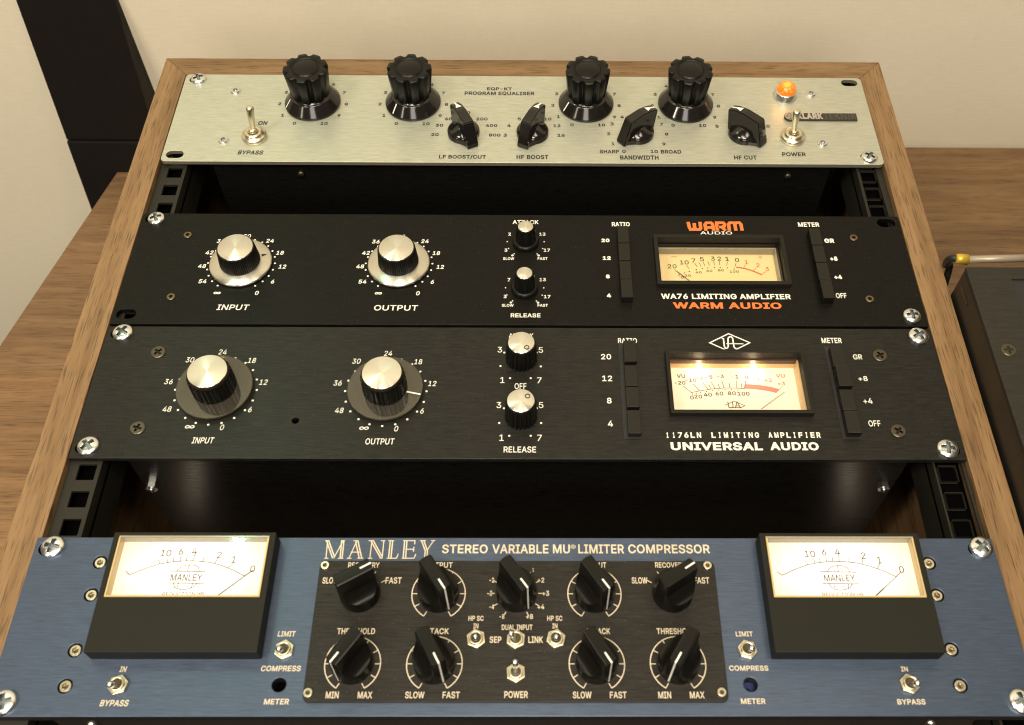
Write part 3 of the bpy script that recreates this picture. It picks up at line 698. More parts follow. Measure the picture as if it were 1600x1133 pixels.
# big knobs: turned skirt, knurled body, spun cap
def knurl(n, d, rmin):
    return lambda r, z, k, a: r - (d if (k % 2) and r > rmin else 0)
def wa_knob():
    s_ = MB(); s_.lathe([(18.7, 0.9), (18.9, 1.2), (18.9, 2.0), (18.2, 2.6), (12.0, 3.2)], 72, cap0=True)
    b_ = MB(); b_.lathe([(12.3, 3.1), (12.4, 3.6), (11.4, 14.6), (11.1, 15.2), (10.6, 15.35)], 120, False, mod=knurl(60, 0.35, 11.2))
    c_ = MB(); c_.lathe([(10.5, 15.2), (10.45, 15.6), (10.2, 15.75), (0.02, 15.76)], 64, cap1=False)
    m_ = MB(); m_.add([(13.2, 1.1, 3.2), (13.2, -1.1, 3.2), (16.6, 0, 2.95)], [(1, 2, 0)])
    return b_.mesh('rotary_knob', 'plastic'), s_.mesh('skirt', 'alu'), c_.mesh('cap', 'cap'), m_.mesh('pointer_mark', 'ink_black')
kb, ks, kc, km = wa_knob()
for cx, cy, ang in ((-172.1, -174.8, 20), (-75.4, -174.6, 62)):
    k = obj('rotary_knob', kb, wa, (cx, cy, Z2), (0, 0, math.radians(ang)))
    for n_, me in (('skirt', ks), ('cap', kc), ('pointer_mark', km)): obj(n_, me, k, (cx, cy, Z2))
def wa_small():
    b_ = MB(); b_.lathe([(8.0, 0.3), (8.2, 1.0), (8.1, 2.2), (7.4, 3.2), (6.6, 3.5)], 64); b_.lathe([(6.5, 3.3), (6.3, 4.2), (5.5, 14.0), (5.1, 14.9), (4.7, 15.0)], 72, False, mod=knurl(36, 0.3, 5.2))
    c_ = MB(); c_.lathe([(4.65, 14.9), (4.6, 15.2), (4.4, 15.3), (0.02, 15.32)], 40, cap1=False)
    m_ = MB(); m_.add([(5.62, .35, 14.1), (5.62, -.35, 14.1), (6.5, -.35, 4.4), (6.5, .35, 4.4)], [(0, 1, 2, 3)])
    m_.v = [(x + .12, y, z) for x, y, z in m_.v]
    return b_.mesh('rotary_knob', 'plastic'), c_.mesh('cap', 'cap'), m_.mesh('pointer_line', 'white_line')
sb, scp, sln = wa_small()
for cx, cy, ang in ((2.4, -156.5, 150), (2.0, -193.7, 40)):
    k = obj('rotary_knob', sb, wa, (cx, cy, Z2), (0, 0, math.radians(ang))); obj('cap', scp, k, (cx, cy, Z2)); obj('pointer_line', sln, k, (cx, cy, Z2))
def buttons(parent, xc, wdt, y0, y1, hs, z, gaps=(0, 0, 0)):
    step = (y0 - y1) / 4
    for k, h in enumerate(hs):
        ya = y0 - k * step - 0.22; yb_ = y0 - (k + 1) * step + 0.22 + (gaps[k] if k < 3 else 0)
        b = MB(); b.box(-wdt / 2, wdt / 2, yb_ - ya, 0, 0.05, h, 0.45); build(b, 'push_button', 'button', parent, (xc, ya, z))
buttons(wa, 63.3, 7.0, -146.0, -204.3, (5, 5, 5, 5.4), Z2); buttons(wa, 183.8, 7.0, -147.2, -204.4, (4.8, 4.8, 5, 5.6), Z2)
# meters: frame, sleeve, dial card with its scale, needle and glass
def frame_loops(x0, x1, y0, y1, w_): return [rrect(x0, x1, y0, y1, 0.8, 3), rrect(x0 + w_, x1 - w_, y0 + w_, y1 - w_, 0.3, 2)[::-1]]
def sleeve(parent, x0, x1, y0, y1, z0, z1, mts, name='sleeve', t=1.0):
    b = MB(); b.box(x0, x1, y1 - t, y1, z0, z1, 0, 0); b.box(x0, x1, y0, y0 + t, z0, z1, 0, 1); b.box(x0, x0 + t, y0 + t, y1 - t, z0, z1, 0, 1); b.box(x1 - t, x1, y0 + t, y1 - t, z0, z1, 0, 1)
    return build(b, name, mts, parent, None)
mw = build(curve_solid(frame_loops(*WM, 2.6), Z2 - 2.8, Z2 + 2.8, 0.3), 'meter', 'meter_plastic', wa, None)
FZ = Z2 - 12
sleeve(mw, WM[0] + 2.3, WM[1] - 2.3, WM[2] + 2.3, WM[3] - 2.3, FZ - 1, Z2 - 2.9, ['plastic', 'plastic'])
sleeve(mw, WM[0] + 3.4, WM[1] - 3.4, WM[2] + 3.4, WM[3] - 3.4, FZ + .3, FZ + 6.0, ['lens_rim', 'lens_rim'], 'lens_rim', 0.7)
b = MB(); b.box(WM[0] + 2, WM[1] - 2, WM[2] + 2, WM[3] - 2, FZ - 2, FZ); face = build(b, 'dial', 'cream_dial', mw, None)
b = MB(); b.box(WM[0] + 4.2, WM[1] - 4.2, WM[2] + 4.2, WM[3] - 4.2, FZ + 5.6, FZ + 5.9); build(b, 'glass', 'glass', mw, None)
sc_, sr_ = MB(), MB(); zf = FZ + 0.1
def wz(x, y, o=(1015, 335), k=6.957, z=None): p = pt(o[0] + x / k, o[1] + y / k, zf if z is None else z); return (p.x, p.y)
for s_, x, y in (('20', 245, 565), ('10', 377, 522), ('7', 478, 502), ('5', 568, 488), ('3', 687, 481), ('2', 757, 482), ('1', 843, 484), ('0', 950, 497)): textc(sc_, s_, *wz(x, y), 3.4, zf, 0.012, wf=1.1)
for s_, x, y in (('0', 355, 685), ('20', 415, 665), ('40', 532, 630), ('60', 650, 613), ('80', 775, 608), ('100', 920, 622)): textc(sc_, s_, *wz(x, y), 1.9, zf, 0.012, wf=1.3)
for a, b_ in (((398, 555), (432, 592)), ((490, 530), (518, 572)), ((535, 522), (560, 565)), ((582, 517), (603, 562)), ((633, 510), (651, 555)), ((695, 510), (706, 553)), ((760, 510), (764, 553)), ((845, 515), (839, 558)), ((940, 530), (926, 570)), ((230, 462), (297, 462))): sc_.stroke([wz(*a), wz(*b_)], 0.36, zf)
for x, y in ((320, 660), (380, 637), (432, 620), (507, 601), (573, 589), (633, 582), (705, 577), (768, 578), (845, 582), (920, 594)): sc_.disc(wz(x, y), 0.45, zf + .01, 10)
sr_.stroke([wz(*q) for q in ((938, 575), (985, 580), (1040, 590), (1095, 606), (1150, 627), (1222, 657))], 1.0, zf)
for a, b_ in (((1020, 585), (1042, 548)), ((1125, 615), (1160, 578)), ((1222, 650), (1270, 620)), ((1172, 465), (1230, 465)), ((1200, 440), (1201, 490))): sr_.stroke([wz(*a), wz(*b_)], 0.36, zf + .02)
for s_, x, y in (('1', 1052, 520), ('2', 1177, 553), ('3', 1278, 592)): textc(sr_, s_, *wz(x, y), 3.2, zf, 0.012, wf=1.1)
letters(face, sc_, 'ink_brown', 'scale'); letters(face, sr_, 'ink_red', 'scale')
b = MB(); a_, b_ = pt(1015 + 270 / 6.957, 335 + 600 / 6.957, FZ + 1.6), pt(1015 + 470 / 6.957, 335 + 748 / 6.957, FZ + 1.6); b.tube([a_, a_.lerp(b_, .25), b_], [0.12, 0.28, 0.2], 6); build(b, 'needle', 'ink_black', mw, None)

# ================================================================== unit 3: black limiter with lit meter
Z3 = 0.0
ua = thing('limiter_unit', 'black brushed limiting amplifier with white diamond logo and glowing amber meter', 'audio limiter', (0, -267, Z3), 'black limiting amplifiers')
hl = []
for px, py in ((188.5, 521), (1433.5, 526.5), (134, 699), (1483.5, 703)):
    p = pt(px, py, Z3); hl.append(slot(p.x, p.y))
UM = (83.1, 162.8, -284.0, -240.9)
hl.append(rrect(UM[0] + 2, UM[1] - 2, UM[2] + 2, UM[3] - 2, 0)); p = pt(461.5, 657, Z3); hl.append(circle(p.x, p.y, 2.0, 16))
fp = panel(ua, -241.2, 241.4, -311.0, -222.9, Z3, 3.2, 'black_b', hl, 0.6, 0.25)
b = MB()          # an open tray: the meter hangs into it
for x0, x1, y0, y1, z0, z1 in ((-214, 214, -306.5, -305.2, -190, Z3 - 3.4), (-214, 214, -229.3, -228, -190, Z3 - 3.4), (-214, -212.7, -305.1, -229.4, -190, Z3 - 3.4), (212.7, 214, -305.1, -229.4, -190, Z3 - 3.4), (-212.6, 212.6, -305.1, -229.4, -190, -188.7)): b.box(x0, x1, y0, y1, z0, z1, 0.3)
cb = build(b, 'chassis', 'chassis', ua, None, uv=True)
for px in (239, 1379):
    p = pty(px, 757, -306.5)
    b = MB(); b.tube([(p.x, -306.5, p.z), (p.x, -309.5, p.z)], 3.6, 6, False); b.tube([(p.x, -309.4, p.z), (p.x, -311, p.z + .1)], 1.7, 12); build(b, 'chassis_bolt', 'chrome', ua, None)
for px, py in ((191, 518), (1435.8, 523.5), (136.8, 695.5), (1481.7, 700)): screw('rackw', ua, px, py, Z3)
for px, py in ((247, 550), (214.7, 668.5), (1375.2, 555.2), (1404, 673.3)): screw('ua', ua, px, py, Z3)
lt = Print(fp, 'ink_white'); zt = Z3 + 0.08
def t3(s_, l, r, t, bt, bold=0.01, sh=0.0, cut=True): textp(lt, s_, l, r, t, bt, zt, bold, sh); cut and lt.cut()
t3('INPUT', 300, 334.5, 683.5, 693, 0.008, 0.15); t3('OUTPUT', 571, 616.3, 685, 694.6, 0.008, 0.08)
t3('ATTACK', 795, 833.5, 521, 528.5); t3('OFF', 804, 822.5, 598.8, 608); t3('RELEASE', 787, 837.5, 697.7, 707.2); t3('RATIO', 965.6, 995.3, 528.4, 536.2, 0.015); t3('METER', 1283.7, 1315, 528, 536.2, 0.018)
for s_, px, py in (('3', 781, 546.5), ('5', 845, 547), ('1', 785, 594), ('7', 842.7, 594.3), ('3', 779.5, 633), ('5', 845.5, 633), ('1', 783.7, 684), ('7', 843, 684.2)):
    p = pt(px, py, zt); textc(lt, s_, p.x, p.y, 3.9, zt, 0.004)
    for q_ in (((782, 572), (845, 572.6), (797, 591), (829.3, 591), (788, 551), (838.5, 551)) if py == 594.3 else ((780, 661), (845.5, 661), (795.7, 681), (829.3, 681), (787.3, 638), (838.8, 638)) if py == 684.2 else ()): lt.disc(pt(*q_, zt), 0.62, zt, 14)
    if s_ == '7': lt.cut('dial_scale')
for s_, px, py in (('20', 947, 557.4), ('12', 948.7, 591.3), ('8', 952, 626), ('4', 953.8, 662)):
    p = pt(px, py, zt); textc(lt, s_, p.x, p.y, 3.8, zt, 0.014); lt.cut()
t3('GR', 1333, 1347, 553.7, 561.8, 0.012); t3('+8', 1341, 1355.5, 587.7, 595.4, 0.012); t3('+4', 1349, 1363, 622.2, 630.8, 0.012); t3('OFF', 1357, 1375.8, 657, 666.4, 0.008)
for s_, l, r in (('1176LN', 1038, 1097), ('LIMITING', 1110, 1187.5), ('AMPLIFIER', 1199, 1283.7)):
    n = len(s_); wd = (r - l) / n
    for i, ch in enumerate(s_):
        wch = wd * (.30 if ch in 'I1' else .68); c_ = l + wd * (i + .5); t3(ch, c_ - wch / 2, c_ + wch / 2, 675.5, 684.2, 0.03, cut=False)
    lt.cut()
t3('UNIVERSAL', 1048, 1191.5, 691, 703.7, 0.034); t3('AUDIO', 1203, 1279, 691, 703.7, 0.034)
def uz(x, y, z=zt): p = pt(1040 + x / 6.667, 515 + y / 6.667, z); return (p.x, p.y)
lt.stroke([uz(*q) for q in ((460, 138), (655, 43), (877, 137), (678, 235))], 0.75, zt, True)
lt.stroke([uz(*q) for q in ((585, 90), (602, 95), (606, 130), (612, 175), (622, 194), (642, 194), (652, 178), (650, 110), (652, 88), (665, 76), (685, 76), (698, 90), (706, 140), (712, 178), (720, 192), (738, 196))], 0.85, zt + .012)
lt.stroke([uz(632, 147), uz(812, 149)], 0.6, zt + .024); lt.cut('logo')
UAL = {'0': (347, 667.8), '6': (390.6, 640), '12': (411.6, 597.2), '18': (393.6, 563.2), '24': (348, 550), '30': (297, 562.3), '36': (263.5, 596.4), '48': (261, 639.2), '∞': (296.5, 667)}
UL = (('0', 1), ('6', 3), ('12', 5), ('18', 7), ('24', 9), ('30', 13), ('36', 15), ('48', 17), ('∞', 19))
for cx, cy in ((-170.4, -267.2), (-75.3, -267.8)):
    dots(lt, cx, cy, 22.8, [-90 + 18 * k for k in range(20)], zt, 0.65)
    for s_, k in UL:
        q_ = pt(*UAL[s_], zt)
        textc(lt, s_, q_.x + 170.4 + cx, q_.y + 267.2 + cy, 3.5 if s_ != '∞' else 2.0, zt, 0.004, 0.15, 0.84 if s_ != '∞' else 1.25)
    lt.cut('dial_scale')
def ua_knob():
    b_ = MB(); b_.lathe([(12.3, 4.1), (12.5, 4.6), (12.2, 15.0), (12.0, 16.4)], 112, False, mod=lambda r, z, k, a: r - (0.9 if k % 4 in (2, 3) else 0)); b_.lathe([(11.5, 16.0), (11.3, 17.2)], 64)
    rg = MB(); rg.lathe([(11.5, 16.9), (11.4, 17.6), (10.8, 18.6)], 64, cap1=False)
    c_ = MB(); c_.lathe([(10.85, 18.45), (10.75, 18.75), (10.5, 18.85), (0.02, 18.87)], 64, cap1=False)
    d_ = MB(); d_.lathe([(12.0, 2.6), (21.0, 2.6), (21.1, 3.4), (20.9, 3.9), (12.0, 4.0)], 96, False, cap1=False)
    m_ = MB(); m_.add([(12.6, .45, 4.12), (12.6, -.45, 4.12), (20.6, -.45, 4.1), (20.6, .45, 4.1)], [(1, 2, 3, 0)])
    hb = MB(); hb.lathe([(8.5, 0.1), (8.5, 4.0)], 40)
    b_.v += []; return b_.mesh('rotary_knob', 'plastic'), (('hub', hb.mesh('hub', 'plastic')), ('collar', rg.mesh('collar', 'screw_brown')), ('cap', c_.mesh('cap', 'cap')), ('dial_disc', d_.mesh('dial_disc', 'acrylic')), ('pointer_line', m_.mesh('pointer_line', 'white_line')))
kb, subs = ua_knob()
for cx, cy, ang in ((-170.4, -267.2, 118), (-75.3, -267.8, -13)):
    k = obj('rotary_knob', kb, ua, (cx, cy, Z3), (0, 0, math.radians(ang)))
    for n_, me in subs: obj(n_, me, k, (cx, cy, Z3))
def ua_small():
    b_ = MB(); b_.lathe([(9.0, 0.4), (9.1, 0.9), (8.4, 14.6), (8.0, 15.2)], 88, False, mod=lambda r, z, k, a: r - (0.8 if k % 4 in (2, 3) and r > 8.1 else 0)); b_.lathe([(7.8, 15.0), (7.6, 16.2)], 48)
    c_ = MB(); c_.lathe([(7.5, 16.0), (7.45, 16.5), (7.2, 16.65), (0.02, 16.66)], 48, cap1=False)
    m_ = MB(); m_.stroke(circle(4.6, 0, 1.25, 16), 0.5, 16.78, True)
    return b_.mesh('rotary_knob', 'plastic'), c_.mesh('cap', 'cap'), m_.mesh('pointer_mark', 'ink_black')
sb, scp, smk = ua_small()
for cx, cy, ang in ((0.6, -245.7, -48), (0.7, -284.3, 38)):
    k = obj('rotary_knob', sb, ua, (cx, cy, Z3), (0, 0, math.radians(ang))); obj('cap', scp, k, (cx, cy, Z3)); obj('pointer_mark', smk, k, (cx, cy, Z3))
buttons(ua, 62.7, 7.2, -236.0, -297.6, (6.0, 4.0, 4.0, 4.2), Z3, (0, 0, 1.6)); buttons(ua, 182.2, 7.8, -238.5, -297.3, (4.2, 6.6, 4.6, 5.0), Z3)
for xc, y0, y1 in ((62.1, -234, -298.6), (181.7, -236, -298.4)):
    b = MB(); b.box(xc - 5.2, xc + 4.5, y1, y0, Z3 + .02, Z3 + .3); build(b, 'button_slot_shade', 'edge_dark', ua, None)  # dark sheet standing in for the shaded slot gap round the buttons
mu = build(curve_solid(frame_loops(*UM, 2.2), Z3 - 2.8, Z3 + 4.2, 0.4), 'meter', 'meter_plastic', ua, None)
FZ = Z3 - 11
sleeve(mu, UM[0] + 1.9, UM[1] - 1.9, UM[2] + 1.9, UM[3] - 1.9, FZ + 4.5, Z3 - 2.9, ['sleeve', 'sleeve_clear'])
sleeve(mu, UM[0] + 1.9, UM[1] - 1.9, UM[2] + 1.9, UM[3] - 1.9, FZ - 1, FZ + 4.45, ['sleeve_clear', 'sleeve_clear'], 'lens_rim')
b = MB(); b.box(UM[0] + 1, UM[1] - 1, UM[2] + 1, UM[3] - 1, FZ - 2, FZ); face = build(b, 'dial', 'warm_dial', mu, None)
b = MB(); b.box(UM[0] + 2.9, UM[1] - 2.9, UM[2] + 2.9, UM[3] - 2.9, Z3 - 3.4, Z3 - 3.1); build(b, 'glass', 'glass', mu, None)
zf = FZ + 0.1; sc_, sr_ = MB(), MB()
def uf(x, y): return uz(x, y, zf)
for s_, x, y in (('VU', 160, 485), ('-20', 150, 555), ('-10', 262, 527), ('-7', 355, 507), ('-5', 452, 495), ('-3', 570, 488), ('-1', 722, 492), ('0', 842, 495), ('0', 275, 708), ('20', 340, 698), ('40', 440, 678), ('60', 560, 667), ('80', 690, 664), ('100', 812, 668)):
    textc(sc_, s_, *uf(x, y), 2.55 if y < 600 else 2.7, zf, 0.02, wf=1.1)
for s_, x, y in (('+1', 940, 510), ('+2', 1068, 527), ('+3', 1205, 562), ('VU', 1195, 482)): textc(sr_, s_, *uf(x, y), 2.6, zf, 0.02, wf=1.15)
arc = [(262, 657), (350, 640), (440, 625), (520, 614), (620, 609), (720, 609), (822, 615)]
sc_.stroke([uf(*q) for q in arc], 0.4, zf)
for a, b_ in (((180, 585), (268, 655)), ((285, 565), (352, 636)), ((385, 545), (438, 622)), ((470, 537), (512, 612)), ((545, 560), (562, 610)), ((585, 530), (608, 608)), ((447, 573), (475, 618)), ((665, 560), (670, 608)), ((742, 530), (742, 608)), ((790, 562), (786, 612)), ((833, 535), (822, 614))): sc_.stroke([uf(*a), uf(*b_)], 0.4, zf + .015)
for x, y in ((280, 672), (320, 663), (365, 655), (425, 645), (490, 637), (555, 630), (620, 627), (685, 626), (752, 630)): sc_.disc(uf(x, y), 0.4, zf, 8)
sc_.stroke([uf(*q) for q in ((617, 790), (710, 745), (825, 792), (790, 812), (660, 812))], 0.4, zf); textc(sc_, 'UA', *uf(715, 785), 4.6, zf + .02, 0.0, wf=.9)
up = [uf(*q) for q in ((832, 568), (920, 572), (1010, 582), (1100, 598), (1190, 622))]; dn = [uf(*q) for q in ((822, 614), (910, 620), (1000, 630), (1080, 643), (1150, 660))]
sr_.add([(*q, zf) for q in up + dn], [(i + 5, i + 6, i + 1, i) for i in range(4)])
sr_.stroke([uf(1150, 660), uf(1220, 592)], 0.25, zf + .02)
for x, y in ((885, 562), (930, 560), (1045, 572)): sr_.stroke([uf(x, y), uf(x + 12, y - 22)], 0.22, zf + .02)
letters(face, sc_, 'ink_brown', 'scale'); letters(face, sr_, 'ink_pink', 'scale')
a_, b_ = pt(1040 + 1238 / 6.667, 515 + 652 / 6.667, FZ + 1.6), pt(1040 + 1000 / 6.667, 515 + 825 / 6.667, FZ + 1.6)
b = MB(); b.tube([a_, b_], [0.16, 0.22], 6); build(b, 'needle', 'ink_black', mu, None)
for x in (104, 135.5):
    b = MB(); b.lathe([(1.5 * math.cos(t), 1.5 * math.sin(t)) for t in frange(-1.5, 1.5, 8)], 16); build(b, 'bulb', 'bulb', mu, (x, UM[3] - 4.6, FZ + 4.2))
    d = bpy.data.lights.new('meter_bulb_light', 'POINT'); d.energy = 0.0055; d.color = (1, 0.72, 0.45); d.shadow_soft_size = 0.002
    o = bpy.data.objects.new('meter_bulb_light', d); col.objects.link(o); o.location = (x * MM, (UM[3] - 6.5) * MM, (FZ + 5.2) * MM)

# ================================================================== unit 4: blue stereo compressor
Z4 = 3.91
mn = thing('compressor_unit', 'blue stereo limiter compressor at the bottom of the rack, with two glowing meters', 'audio compressor', (0, -402, Z4))
xo = -0.69; hl = []
for px, py in ((79, 856.5), (1531.5, 858), (2, 1101), (1600, 1099)):
    p = pt(px, py, Z4); hl.append(slot(p.x, p.y, 12, 7.6))
HX = ((156, 878.5), (142, 929.4), (117.2, 1016), (101.5, 1072), (1452, 880), (1464.7, 930), (1487, 1014.8), (1501, 1071.2))
for px, py in HX: p = pt(px, py, Z4); hl.append(circle(p.x, p.y, 3.35, 28))
for px, py in ((435.8, 1070), (1173, 1069.7)): p = pt(px, py, Z4); hl.append(circle(p.x, p.y, 3.3, 24))
fp = panel(mn, -241.3 + xo, 241.3 + xo, -446.8, -358.6, Z4, 6.4, 'blue', hl, 0.8, 0.35, 'edge_dark')  # edge of the blue panel painted black for its unlit shade
chassis(mn, 218, -443.5, -368, -190, Z4 - 9, 'perforated')
for px, py in ((81.6, 853.6), (4.6, 1097), (1534.3, 854.5), (1597, 1095)): screw('rackw', mn, px, py, Z4, 0.2)
for px, py in HX: screw('man', mn, px, py, Z4, -1.0)
for px, py in ((145, 1128), (1453, 1126)):
    p = pty(px, py, -443.5); b = MB(); b.tube([(p.x, -443.4, p.z), (p.x, -446.0, p.z)], [3.0, 2.2], 16); build(b, 'chassis_screw', 'chrome', mn, None)
for (px, py), mt in (((435.8, 1070), 'gold'), ((1173, 1069.7), 'trim_blue')):
    p = pt(px, py, Z4); b = MB(); b.box(p.x - 3.2, p.x + 3.2, p.y - 3.2, p.y + 3.2, Z4 - 8.8, Z4 - 6.6, .3); b.tube([(p.x - .8, p.y - 1.4, Z4 - 6.6), (p.x - .8, p.y - 1.4, Z4 - 5.0)], 1.1, 12); build(b, 'trimmer', 'trim_blue' if mt == 'trim_blue' else 'hole', mn, None)
lt = Print(fp, 'ink_cream'); zt = Z4 + 0.08
def t4(s_, l, r, t, bt, bold=0.022, sh=0.0, z=None): textp(lt, s_, l, r, t, bt, zt if z is None else z, bold, sh); lt.cut()
for s_, l, r, t, bt, sh in (('LIMIT', 434, 462, 986.3, 994.7, .12), ('COMPRESS', 408, 470, 1040.2, 1049, .08), ('METER', 412.5, 451.5, 1092, 1100.8, .06), ('IN', 187, 198, 1041.3, 1050, .15), ('BYPASS', 156.3, 201, 1093.7, 1103.7, .15),
                            ('LIMIT', 1149.6, 1176, 986.8, 994.5, 0), ('COMPRESS', 1139.3, 1200.4, 1040, 1048.2, 0), ('METER', 1157.7, 1196, 1091.4, 1100, 0), ('IN', 1407.8, 1418.4, 1041.6, 1049.3, 0), ('BYPASS', 1402.2, 1446, 1092.3, 1101, 0)): t4(s_, l, r, t, bt, 0.02, sh)
for s_, l, r in (('STEREO', 690.7, 762), ('VARIABLE', 769, 857), ('MU', 864, 890.5), ('LIMITER', 903.5, 975), ('COMPRESSOR', 981.5, 1109)): t4(s_, l, r, 850.8, 864.8, 0.018)
t4('®', 891.5, 899.5, 851, 857.5, 0.0)
# inline serif maker's name, stroke by stroke
def mz(x, y): p = pt(500 + x / 7.273, 840 + y / 7.273, zt); return (p.x, p.y)
zz = zt
for th, segs in ((0.42, (((75, 38), (143, 236)), ((100, 38), (162, 214)), ((246, 40), (228, 236)), ((272, 40), (250, 236)), ((405, 45), (446, 236)), ((432, 38), (474, 236)), ((580, 38), (688, 232)), ((608, 38), (703, 212)),
                         ((800, 36), (778, 236)), ((826, 36), (806, 236)), ((962, 36), (944, 236)), ((988, 36), (972, 236)), ((1155, 38), (1196, 150)), ((1182, 38), (1218, 145)), ((1196, 150), (1188, 236)), ((1222, 145), (1214, 236)))),
                 (0.34, (((86, 40), (68, 236)), ((262, 40), (155, 236)), ((418, 42), (328, 236)), ((350, 166), (452, 166)), ((590, 44), (566, 236)), ((726, 36), (706, 234)), ((1290, 38), (1212, 152)),
                         ((58, 36), (106, 36)), ((48, 236), (94, 236)), ((238, 36), (284, 36)), ((205, 236), (264, 236)), ((380, 36), (436, 36)), ((306, 236), (356, 236)), ((424, 236), (492, 236)), ((552, 36), (614, 36)), ((543, 236), (594, 236)), ((692, 36), (742, 36)), ((678, 234), (710, 234)),
                         ((776, 36), (842, 36)), ((758, 236), (872, 236)), ((868, 236), (890, 185)), ((946, 36), (1084, 36)), ((1080, 36), (1076, 78)), ((980, 134), (1066, 134)), ((1068, 106), (1062, 162)), ((930, 236), (1070, 236)), ((1068, 236), (1088, 188)), ((1136, 36), (1204, 36)), ((1262, 36), (1310, 36)), ((1172, 236), (1226, 236))))):
    for a, b_ in segs: zz += 0.002; lt.stroke([mz(*a), mz(*b_)], th * 1.45, zz)
lt.cut('logo')
# black control plate
ZP = Z4 + 1.5
cp = build(curve_solid([rrect(-97.9, 97.6, -440.8, -371.7, 3.2, 6)], Z4 + 0.05, ZP, 0.25, 1), 'control_plate', ['black_c', 'edge_dark'], mn, None, uv=True)
for px, py in ((508, 884), (481.3, 1083), (1105.3, 884.2), (1127.5, 1082.3)): screw('sub', mn, px, py, ZP)
lt = Print(cp, 'ink_cream'); zt = ZP + 0.08
for s_, l, r, t, bt in (('HP SC', 732, 755.6, 962.2, 970.2), ('IN', 739.6, 747.5, 974.2, 982), ('HP SC', 855, 878.6, 962.2, 970.2), ('IN', 863, 871, 974.2, 982), ('SEP', 765, 783.3, 994.5, 1004.6), ('LINK', 825.5, 848.3, 994.5, 1004.6),
                        ('DUAL INPUT', 784, 832, 976, 984.5), ('POWER', 788, 824.8, 1080, 1090.8), ('MIN', 509, 529.2, 1080.7, 1091.3), ('MAX', 559, 581.7, 1080.7, 1091.3), ('SLOW', 633, 663.2, 1080.7, 1091.3), ('FAST', 691.5, 718.4, 1080.7, 1091.3),
                        ('SLOW', 895, 924.3, 1080.7, 1091.3), ('FAST', 953, 979, 1080.7, 1091.3), ('MIN', 1028.6, 1048.6, 1080.7, 1091.3), ('MAX', 1078, 1100.8, 1080.7, 1091.3),
                        ('RECOVERY', 544, 593.2, 878.6, 887.2), ('FAST', 602.5, 627.5, 902, 912), ('SLOW', 504, 529, 902, 912), ('OUTPUT', 664, 707.3, 878.6, 887.2), ('THRESHOLD', 527, 586, 981.6, 991), ('ATTACK', 657, 701.3, 981.6, 991),
                        ('OUTPUT', 910.6, 947.2, 878.6, 887.2), ('RECOVERY', 1023.6, 1071.5, 878.6, 887.2), ('SLOW', 987, 1011.6, 902, 912), ('FAST', 1084, 1108.2, 902, 912), ('ATTACK', 915, 953.3, 981.6, 991), ('THRESHOLD', 1026, 1085, 981.6, 991),
                        ('1', 832, 834.2, 887.5, 893.3), ('+2', 840, 850.3, 902.6, 910.3), ('+3', 847.2, 858, 923.2, 931), ('+4', 839.8, 850.4, 944.2, 952), ('+8', 822, 832.8, 959.5, 967.2), ('-8', 780.4, 788, 959.5, 967), ('-4', 764.6, 772, 944.2, 952), ('-3', 761.3, 768.8, 923.2, 931), ('-2', 764.7, 772, 902.6, 910.3)):
    textp(lt, s_, l, r, t, bt, zt, 0.016); lt.cut()
KN = [('rec', -76.5, -388.8, 30), ('out', -38.4, -388.9, -56), ('dual', -0.5, -388.7, -53.5), ('out', 37.5, -388.9, -55), ('rec', 75.5, -388.8, 33),
      ('thr', -76.5, -423.2, -125), ('att', -38.4, -423.2, -61), ('att', 37.5, -423.2, -58), ('thr', 75.5, -423.2, -122)]
zz = zt
for kd, cx, cy, ang in KN:
    def pol(r, a): return (cx + r * math.cos(math.radians(a)), cy + r * math.sin(math.radians(a)))
    if kd in ('out', 'att', 'thr'):
        lt.stroke([pol(13.0, -90 - 30 - k * 10) for k in range(31)], 0.5, zt)
        for k in range(11):
            a = -90 - 30 - 30 * k
            lt.stroke([pol(13.0, a), pol(10.4, a)], 0.42, zt + .012)
    elif kd == 'dual':
        for a in (-118, -150, 180, 150, 122, 90, 58, 30, 0, -30, -62): lt.stroke([pol(10.6, a), pol(12.9, a)], 0.42, zt)
    else:
        for a in (150, 120, 90, 60, 30): lt.stroke([pol(11.2, a), pol(14.0 if a in (30, 150) else 13.2, a)], 0.4, zt)
    lt.cut('dial_scale')
